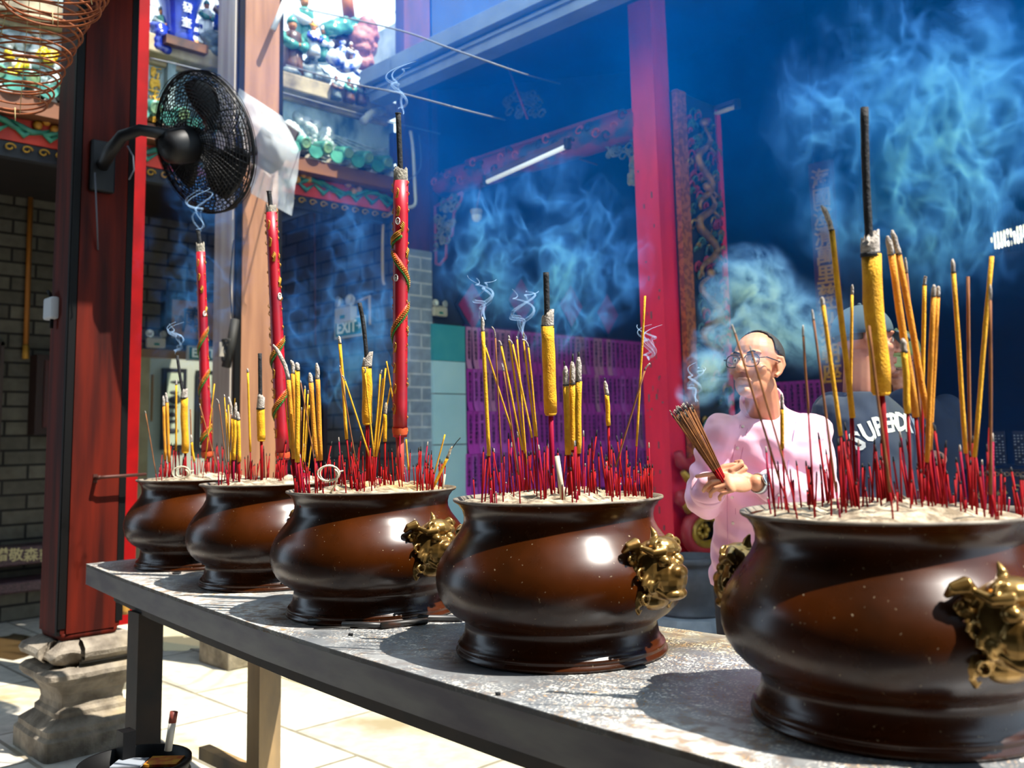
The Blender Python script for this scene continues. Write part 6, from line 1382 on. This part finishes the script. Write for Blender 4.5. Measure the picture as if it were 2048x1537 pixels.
def slip(loc, rowname, rz, mi):
    root = bpy.data.objects.new('prayer_slip', SMV[mi*4+q.randrange(4)]); COL.objects.link(root); root.location = loc; root.rotation_euler = (q.gauss(0, .012), 0, rz); tag(root, rowname, 'paper slip', 'purple prayer slips')
    w = bpy.data.objects.new('writing', TXT[q.randrange(8)]); COL.objects.link(w); w.parent = root; w.matrix_basis = Matrix.Translation((.0095, 0, -SH*.43)) @ Matrix(((0, 0, 1, 0), (1, 0, 0, 0), (0, 1, 0, 0), (0, 0, 0, 1)))
zt = onX(925, 653, -5.96).z; yS = yb+.025; NROW = ('top', 'second', 'third', 'fourth')
for r in range(4):
    for k in range(38):
        y = yS+SW/2+k*SW+(.0 if r < 3 else -.02); z = zt-r*SH*.985
        if k == 1 and r == 1: pass
        slip(Vector((-5.962+.003*r*0+.002*(k % 2), y, z)), 'purple paper prayer slip with black writing, in the %s row on the far wall' % NROW[r], q.gauss(0, .02), 1 if q.random() < .3 else 2 if (q.random() < .14 or (r == 0 and k < 8 and q.random() < .6)) else 0)  # extra pink slips at top left paint in the light from the court
sb = MB().box((-5.998, yS-.01, .45), (-5.968, yS+38*SW+.02, zt+.02)).build('slip_board', M('dark purple board', '#4a1258', .7), loc=(-5.98, yS, .45)); tag(sb, 'wide purple board under the rows of prayer slips', 'board')
# second board of slips deeper in the hall and the dark column with the gold couplet
struct(MB().box((-6.0, 8.05, 0), (-3.6, 8.15, 5.8)).build('wall_partition', M('partition', '#15161c', .8)))
a = onY(1545, 765, 8.0)
for k in range(13): slip(Vector((a.x+.04+k*SW, 8.045, a.z)), 'purple prayer slip on the partition deep in the hall, behind the man in pink', -PI/2, 0)
for k in range(13): slip(Vector((a.x+.04+k*SW, 8.045, a.z-SH)), 'purple prayer slip in the lower row on the partition behind the man in pink', -PI/2, 0)
cA, cB = onY(1636, 330, 6.6), onY(1672, 780, 6.6); cx_ = (onY(1660, 550, 6.68)).x
dc = thing('dark_column', (cx_, 6.85, 0), 'dark round hall column behind the couplet board', 'column'); MB().lathe([(.19, 0), (.165, .2), (.165, 5.4)], 32, (cx_+.02, 6.85, 0)).build('shaft', M('smoke dark column', '#1c1016', .5), dc); MB().lathe([(.28, 0), (.28, .12), (.20, .2)], 32, (cx_+.02, 6.85, 0)).build('stone_base', STONE, dc)
cp = thing('couplet_board', (cx_, 6.66, 1.8), 'tall purple-red board with a column of gold characters in the smoky hall', 'couplet board'); z0_, z1_ = onY(1672, 790, 6.64).z, onY(1640, 325, 6.64).z
MB().box((cx_-.095, 6.62, z0_), (cx_+.095, 6.66, z1_)).build('board', M('purple red lacquer', '#52103a', .5), cp)
for k, ch in enumerate('海國澄清萬里慈航來朝座'): lettering('gold_character', ch, .155, GLD, cp, Vector((cx_, 6.618, z1_-.14-k*(z1_-z0_-.2)/10.6)), (1, 0, 0), (0, 0, 1), .003, 1, .003)
# altar table at the right edge
a = onY(1935, 938, 6.2); c = onY(2120, 940, 6.2); al = thing('carved_altar', (a.x, 6.3, 0), 'dark altar table with carved gold edge at the right, behind the nearest pot', 'altar')
MB().box((a.x, 6.2, 0), (c.x+.6, 7.0, a.z)).build('body', M('black altar lacquer', '#0c0b0d', .5), al); b = MB()
for k in range(60): p = Vector((a.x+.02+k*.03, 6.19, a.z-.03)); b.tube([p+Vector((math.cos(t*.8)*.013, 0, math.sin(t*.8)*.011)) for t in range(9)], .004, 5)
b.build('beaded_edge', M('dull gold edge', '#8a6a3a', .45, metal=.3), al); b = MB(); q = random.Random(8)
for k in range(42): p = Vector((a.x+.05+q.random()*1.6, 6.19, a.z-q.uniform(.10, .30))); b.tube([p+Vector((math.cos(t*.7)*.03*(1-t*.08), 0, math.sin(t*.7)*.022*(1-t*.08))) for t in range(9)], .006, 5)
b.build('gold_leaves', M('olive gold leaves', '#a49a5a', .4, metal=.4), al)
p0 = onY(1988, 925, 6.3)
for g, lab in ((0, 'small pierced screen of pale beads standing on the altar table, left one'), (1, 'small pierced screen of pale beads standing on the altar table, right one')):
    b = MB(); b.box(p0+Vector((-.012+g*.13, .004, -.02)), p0+Vector((.072+g*.13+.02*g, .012, .19)), 1)
    for i in range(4+g):
        for j in range(10):
            if (i*7+j*3) % 5: b.ell(p0+Vector((i*.02+g*.13, 0, j*.018)), (.006, .006, .004), 6, 4)
    tag(b.build('pierced_screen', [M('pale beads', '#8f94a0', .4), M('black screen', '#08080a', .6)], loc=p0+Vector((g*.13, 0, -.02))), lab, 'screen')
a, c = onY(1985, 500, 10.45), onY(2075, 455, 10.45); gr = thing('window_grille', a, 'bright daylight grille deep in the hall at the right edge', 'grille'); b = MB(); q = random.Random(2)
for i in range(14):
    for j in range(4):
        if q.random() < .75: x = a.x+(c.x-a.x)*i/14; z = a.z+(c.z-a.z)*(j/4)+.35*(c.z-a.z)*i/14; b.box((x, 10.43, z), (x+.05*q.uniform(.5, 1.1), 10.46, z+.045))
b.build('light_openings', M('daylight opening', '#dfe6ff', .5, emit=((.75, .82, 1), 3.0)), gr); b = MB()
for i in range(15): x = a.x+(c.x-a.x)*i/14-.012; b.box((x, 10.41, a.z-.05), (x+.012, 10.44, c.z+.35))
b.build('bars', BLACK, gr)
# ================================================================== bucket, bottle, puddle under the table
D = 2.85; c = atD(270, 1522, D); rB = 104/FPX*D; bz = c.z
bk = thing('black_bucket', (c.x, c.y, 0), 'round black bucket at the bottom left edge with rubbish inside', 'bucket')
BLKP = M('black plastic', '#060607', .55, spec=.2)
MB().lathe([(rB*.82, 0), (rB*.86, .01), (rB*.97, bz-.06), (rB*1.03, bz-.055), (rB*1.03, bz-.04), (rB*.99, bz-.035), (rB*.99, bz-.02), (rB*1.04, bz-.015), (rB*1.04, bz), (rB*.97, bz), (rB*.95, bz-.05), (rB*.9, bz-.06)], 48, (c.x, c.y, 0)).build('tub', BLKP, bk)
p = atD(252, 1490, D+.10); MB().box((p.x-.025, p.y-.02, bz-.02), (p.x+.025, p.y+.02, bz+.06)).build('handle_lug', BLKP, bk)
o = MB().lathe([(rB*.92, bz-.075), (rB*.5, bz-.035), (0, bz-.03)], 32, (c.x, c.y, 0)).build('rubbish_bag', M('glossy black bag', '#111114', .15, bump=.9, scale=9), loc=(c.x, c.y, bz-.05)); tag(o, 'glossy black crumpled bag filling the bucket', 'bag')
t0 = Vector((c.x, c.y, bz-.02)); rb_ = orient(t0, RIGHT, AW)
pk_ = thing('paper_packet', t0, 'red and gold paper packet lying in the bucket', 'packet'); MB().box((.02, .01, -.004), (.12, .09, .004), mat=rb_).build('packet_body', M('red gold packet', '#a8281a', .5, col2='#c9962a', scale=30), pk_)
cd_ = thing('grey_card', t0, 'folded pale grey card in the bucket beside the red packet', 'card'); MB().box((-.08, .01, -.006), (.01, .09, .0), mat=rb_).build('card_body', M('pale grey card', '#8d939c', .4), cd_)
p0, p1 = atD(336, 1502, D-.02), atD(348, 1424, D); b = MB().tube([p0, p0.lerp(p1, .72)], .011, 12, 0); b.tube([p0.lerp(p1, .72), p1], .0115, 12, 1); o = b.build('white_rod', [M('white rod', '#c4beb4', .5), M('red brown rod end', '#5a2018', .6, col2='#8a4030', scale=40)], loc=p0); tag(o, 'white rod with a dark red end sticking out of the bucket', 'rod')
p = onY(249, 1240, 1.80); bt = thing('small_bottle', p, 'tiny amber bottle with a red cap hanging on the side of the brown pillar', 'bottle'); p.y = 1.975; MB().lathe([(.0, -.05), (.018, -.05), (.022, -.03), (.02, .01), (.009, .025)], 16, Vector((-4.74, 1.978, p.z))).build('flask', M('amber plastic', '#a8803a', .3, alpha=.8), bt); MB().lathe([(.011, .02), (.013, .025), (.013, .045), (.0, .05)], 16, Vector((-4.74, 1.978, p.z))).build('cap', M('red plastic', '#c4302a', .4), bt)
b = MB(); q = random.Random(1)
for nm, cc, rx, ry in (('a', onZ(20, 1292, .002), .55, .30), ('b', onZ(352, 1288, .002), .30, .22)):
    pts = [Vector((cc.x+math.cos(k*PI/14)*rx*q.uniform(.75, 1.1), cc.y+math.sin(k*PI/14)*ry*q.uniform(.7, 1.15), .0015)) for k in range(28)]
    o = MB().add(pts, [tuple(range(28))], 0, False).build('puddle', M('wet brown film', '#4a3a24', .12, spec=.6), loc=cc); tag(o, 'brown wet patch on the paving, ' + ('left of the pillar pedestal' if nm == 'a' else 'right of the table leg beyond the pedestal'), 'puddle')
# ================================================================== incense smoke
def smoke_mat(name, col, dens, build, ab=.5, rate=1.):
    m = bpy.data.materials.new(name); m.use_nodes = True; nt = m.node_tree; nt.nodes.clear(); L = nt.links
    out = nt.nodes.new('ShaderNodeOutputMaterial'); vs = nt.nodes.new('ShaderNodeVolumePrincipled'); vs.inputs['Color'].default_value = (*col, 1); vs.inputs['Absorption Color'].default_value = (*(ab if isinstance(ab, tuple) else (ab, ab, ab)), 1); vs.inputs['Anisotropy'].default_value = .15; m.cycles.volume_step_rate = rate
    tc = nt.nodes.new('ShaderNodeTexCoord')
    def N(t, **k):
        n = nt.nodes.new(t)
        for a, b in k.items():
            if a.startswith('i'): 
                i = int(a[1:])
                if isinstance(b, bpy.types.NodeSocket): L.new(b, n.inputs[i])
                else: n.inputs[i].default_value = b
            else: setattr(n, a, b)
        return n
    mth = lambda op, a, b=0., c=False: N('ShaderNodeMath', operation=op, i0=a, i1=b, use_clamp=c).outputs[0]
    def rng(v, a, b, c=0., d=1., smooth=False):
        n = nt.nodes.new('ShaderNodeMapRange'); L.new(v, n.inputs['Value']); n.interpolation_type = 'SMOOTHSTEP' if smooth else 'LINEAR'
        for k, x in (('From Min', a), ('From Max', b), ('To Min', c), ('To Max', d)): n.inputs[k].default_value = x
        return n.outputs[0]
    def noise_(vec, sc, det, rough=.5, dist=0.):
        n = nt.nodes.new('ShaderNodeTexNoise'); L.new(vec, n.inputs['Vector']); n.inputs['Scale'].default_value = sc; n.inputs['Detail'].default_value = det; n.inputs['Roughness'].default_value = rough; n.inputs['Distortion'].default_value = dist; return n
    d = build(nt, L, tc, mth, rng, noise_, N)
    L.new(mth('MULTIPLY', d, dens), vs.inputs['Density']); L.new(vs.outputs[0], out.inputs['Volume'])
    return m
def warp(nt, L, N, vec, noise_, sc, amt):
    n = noise_(vec, sc, 1); s = N('ShaderNodeVectorMath', operation='SUBTRACT', i0=n.outputs['Color'], i1=(.5, .5, .5)); a = N('ShaderNodeVectorMath', operation='SCALE', i0=s.outputs[0]); a.inputs['Scale'].default_value = amt
    return N('ShaderNodeVectorMath', operation='ADD', i0=vec, i1=a.outputs[0]).outputs[0]
def smoke_box(name, lo, hi, mat, lab):
    o = MB().box(lo, hi).build(name, mat, loc=((lo[0]+hi[0])/2, (lo[1]+hi[1])/2, (lo[2]+hi[2])/2)); tag(o, lab, 'smoke', kind='stuff'); return o
def hall_haze(nt, L, tc, mth, rng, noise_, N):
    geo = N('ShaderNodeNewGeometry'); p = geo.outputs['Position']; s = N('ShaderNodeSeparateXYZ', i0=p)
    w = warp(nt, L, N, p, noise_, .9, 1.1); n = noise_(w, 1.0, 3, .6)
    d = rng(n.outputs['Fac'], .40, .66, .22, 1.9)
    up = rng(s.outputs[2], 1.9, 3.3, .07, 1., True); rt = rng(s.outputs[0], -6., -2.6, .55, 1.0, True); dp = rng(s.outputs[1], 3.4, 5.0, .13, 1., True)
    return mth('MULTIPLY', mth('MULTIPLY', mth('MULTIPLY', d, up), rt), dp)
HAZE = smoke_mat('blue smoke haze', (.0, .19, 1.0), .62, hall_haze, (.45, .6, .9), 1.4)
smoke_box('hall_smoke', (-5.9, 2.6, .95), (1.9, 7.9, 5.0), HAZE, 'broad blue haze of incense smoke hanging through the hall and over the court')
def wispy(sc, k, lo, seed, stretch=(1, 1, .75)):
    def f(nt, L, tc, mth, rng, noise_, N):
        g = N('ShaderNodeVectorMath', operation='SUBTRACT', i0=tc.outputs['Generated'], i1=(.5, .5, .5)); ln = N('ShaderNodeVectorMath', operation='LENGTH', i0=g.outputs[0]).outputs['Value']
        mask = rng(ln, .5, .26, 0., 1., True)
        mp = N('ShaderNodeMapping'); L.new(tc.outputs['Object'], mp.inputs['Vector']); mp.inputs['Scale'].default_value = stretch; mp.inputs['Location'].default_value = (seed*3.1, seed*1.7, 0)
        w = warp(nt, L, N, mp.outputs[0], noise_, sc*.55, 1.1/sc); w = warp(nt, L, N, w, noise_, sc*1.6, .42/sc); n = noise_(w, sc, 2, .5).outputs['Fac']
        r = mth('SUBTRACT', 1., mth('ABSOLUTE', mth('MULTIPLY', mth('SUBTRACT', n, .5), k)), True)
        big = rng(noise_(mp.outputs[0], sc*.45, 2).outputs['Fac'], lo, lo+.22, 0., 1., True)
        return mth('MULTIPLY', mth('MULTIPLY', mth('POWER', r, 2.5), mask), big)
    return f
def wisp_at(name, x0, y0, x1, y1, D, thick, dens, sc, k, lo, seed, lab, col=(.07, .30, 1.0)):
    a, c = atD(x0, y1, D), atD(x1, y0, D); ctr = (a+c)/2; w = (x1-x0)/FPX*D/2; h = (y1-y0)/FPX*D/2
    mw = Matrix((( RT.x, AWh.x, 0, ctr.x), (RT.y, AWh.y, 0, ctr.y), (0, 0, 1, ctr.z), (0, 0, 0, 1)))
    o = MB().box((-w, -thick/2, -h), (w, thick/2, h)).build(name, smoke_mat(name+' density', col, dens, wispy(sc, k, lo, seed), .85, .4), loc=(0, 0, 0)); o.matrix_basis = mw; tag(o, lab, 'smoke', kind='stuff'); return o
AWh = Vector((FW.x, FW.y, 0)).normalized()
wisp_at('smoke_wisps', 840, 280, 1340, 740, 2.75, .5, 16.0, 9., 13., .40, 1, 'fine swirling smoke above the second-nearest pot')
wisp_at('smoke_wisps', 1500, -80, 2180, 640, 2.15, .5, 15.0, 9., 12., .38, 2, 'curling smoke wisps rising at the right above the nearest pot')
wisp_at('smoke_wisps', 520, 330, 860, 900, 4.1, .6, 6.0, 7., 11., .40, 3, 'thin smoke drifting behind the middle pot across the gallery')
wisp_at('smoke_wisps', 250, 220, 520, 860, 5.0, .5, 5.0, 7., 11., .42, 4, 'thin smoke by the fan and the shortest dragon incense')
# dense plume from the bundle
def plume_density(nt, L, tc, mth, rng, noise_, N):
    p = N('ShaderNodeNewGeometry').outputs['Position']; tot = None
    for (x, y, D, r, a) in ((1372, 790, 3.15, .035, .8), (1395, 775, 3.2, .07, .7), (1432, 748, 3.25, .085, 1.4), (1400, 735, 3.3, .08, .9), (1425, 690, 3.4, .11, .5), (1470, 640, 3.45, .15, .55), (1510, 580, 3.5, .15, .75), (1480, 545, 3.5, .10, .6), (1560, 640, 3.5, .16, .45), (1440, 620, 3.45, .13, .5), (1620, 660, 3.55, .16, .30), (1480, 800, 3.12, .07, .35), (1500, 700, 3.05, .09, .12)):
        c = atD(x, y, D); n = N('ShaderNodeVectorMath', operation='DISTANCE', i0=p, i1=tuple(c)).outputs['Value']; m = rng(n, r*1.25, r*.25, 0., a, True); tot = m if tot is None else mth('MAXIMUM', tot, m)
    w = warp(nt, L, N, p, noise_, 5., .22); w = warp(nt, L, N, w, noise_, 15., .08); n = noise_(w, 13., 4, .62).outputs['Fac']
    return mth('MULTIPLY', tot, rng(n, .45, .62, 0., 1.9))
q0, q1 = atD(1340, 880, 3.0), atD(1720, 470, 3.75)
xs = sorted((q0.x, q1.x)); ys = sorted((q0.y, q1.y))
smoke_box('smoke_plume', (xs[0]-.12, ys[0]-.05, q0.z-.02), (xs[1]+.25, ys[1]+.1, q1.z+.05), smoke_mat('dense pale smoke', (.16, .42, 1.0), 20., plume_density, .8, .5), 'dense pale blue smoke billowing from the bundle before the man in pink')

STR = bpy.data.materials.new('thin smoke'); STR.use_nodes = True; b_ = STR.node_tree.nodes['Principled BSDF']; b_.inputs['Base Color'].default_value = (.45, .68, 1., 1); b_.inputs['Alpha'].default_value = .14; b_.inputs['Roughness'].default_value = 1.; b_.inputs['Specular IOR Level'].default_value = 0.
def strand(x, y, D, h, seed, lab):
    q = random.Random(seed); b = MB()
    for s_ in range(3):
        pts = []; ph = q.uniform(0, 6)
        for k in range(34):
            t = k/33; a = h*(.05+.20*t); pts.append(atD(x+a*math.sin(ph+t*7+s_)+a*.6*math.sin(ph*2+t*17), y-h*t+h*.07*math.sin(t*13+ph), D+.03*math.sin(t*6+s_)))
        b.tube(pts, [.0012+.0035*math.sin(PI*min(1, k/33+.05)) for k in range(34)], 6, caps=False, flat=.5)
    tag(b.build('smoke_strand', STR, loc=atD(x, y, D)), lab, 'smoke', kind='stuff')
strand(800, 224, 2.9, 95, 1, 'thin smoke curling from the tip of the tallest dragon incense'); strand(397, 462, 4.2, 85, 2, 'thin smoke rising from the shortest dragon incense')
strand(966, 634, 2.3, 80, 3, 'thin smoke from the leftmost stick of the second-nearest pot'); strand(1044, 676, 2.3, 100, 4, 'thin smoke from the cluster of thin sticks'); strand(1298, 724, 2.3, 70, 5, 'thin smoke from the curled brown stick by the red pillar'); strand(354, 708, 4.3, 60, 6, 'thin smoke from the charred core in the farthest pot'); strand(1390, 800, 3.1, 70, 7, 'thin smoke above the held bundle')

bpy.data.scenes.remove(BENCH)
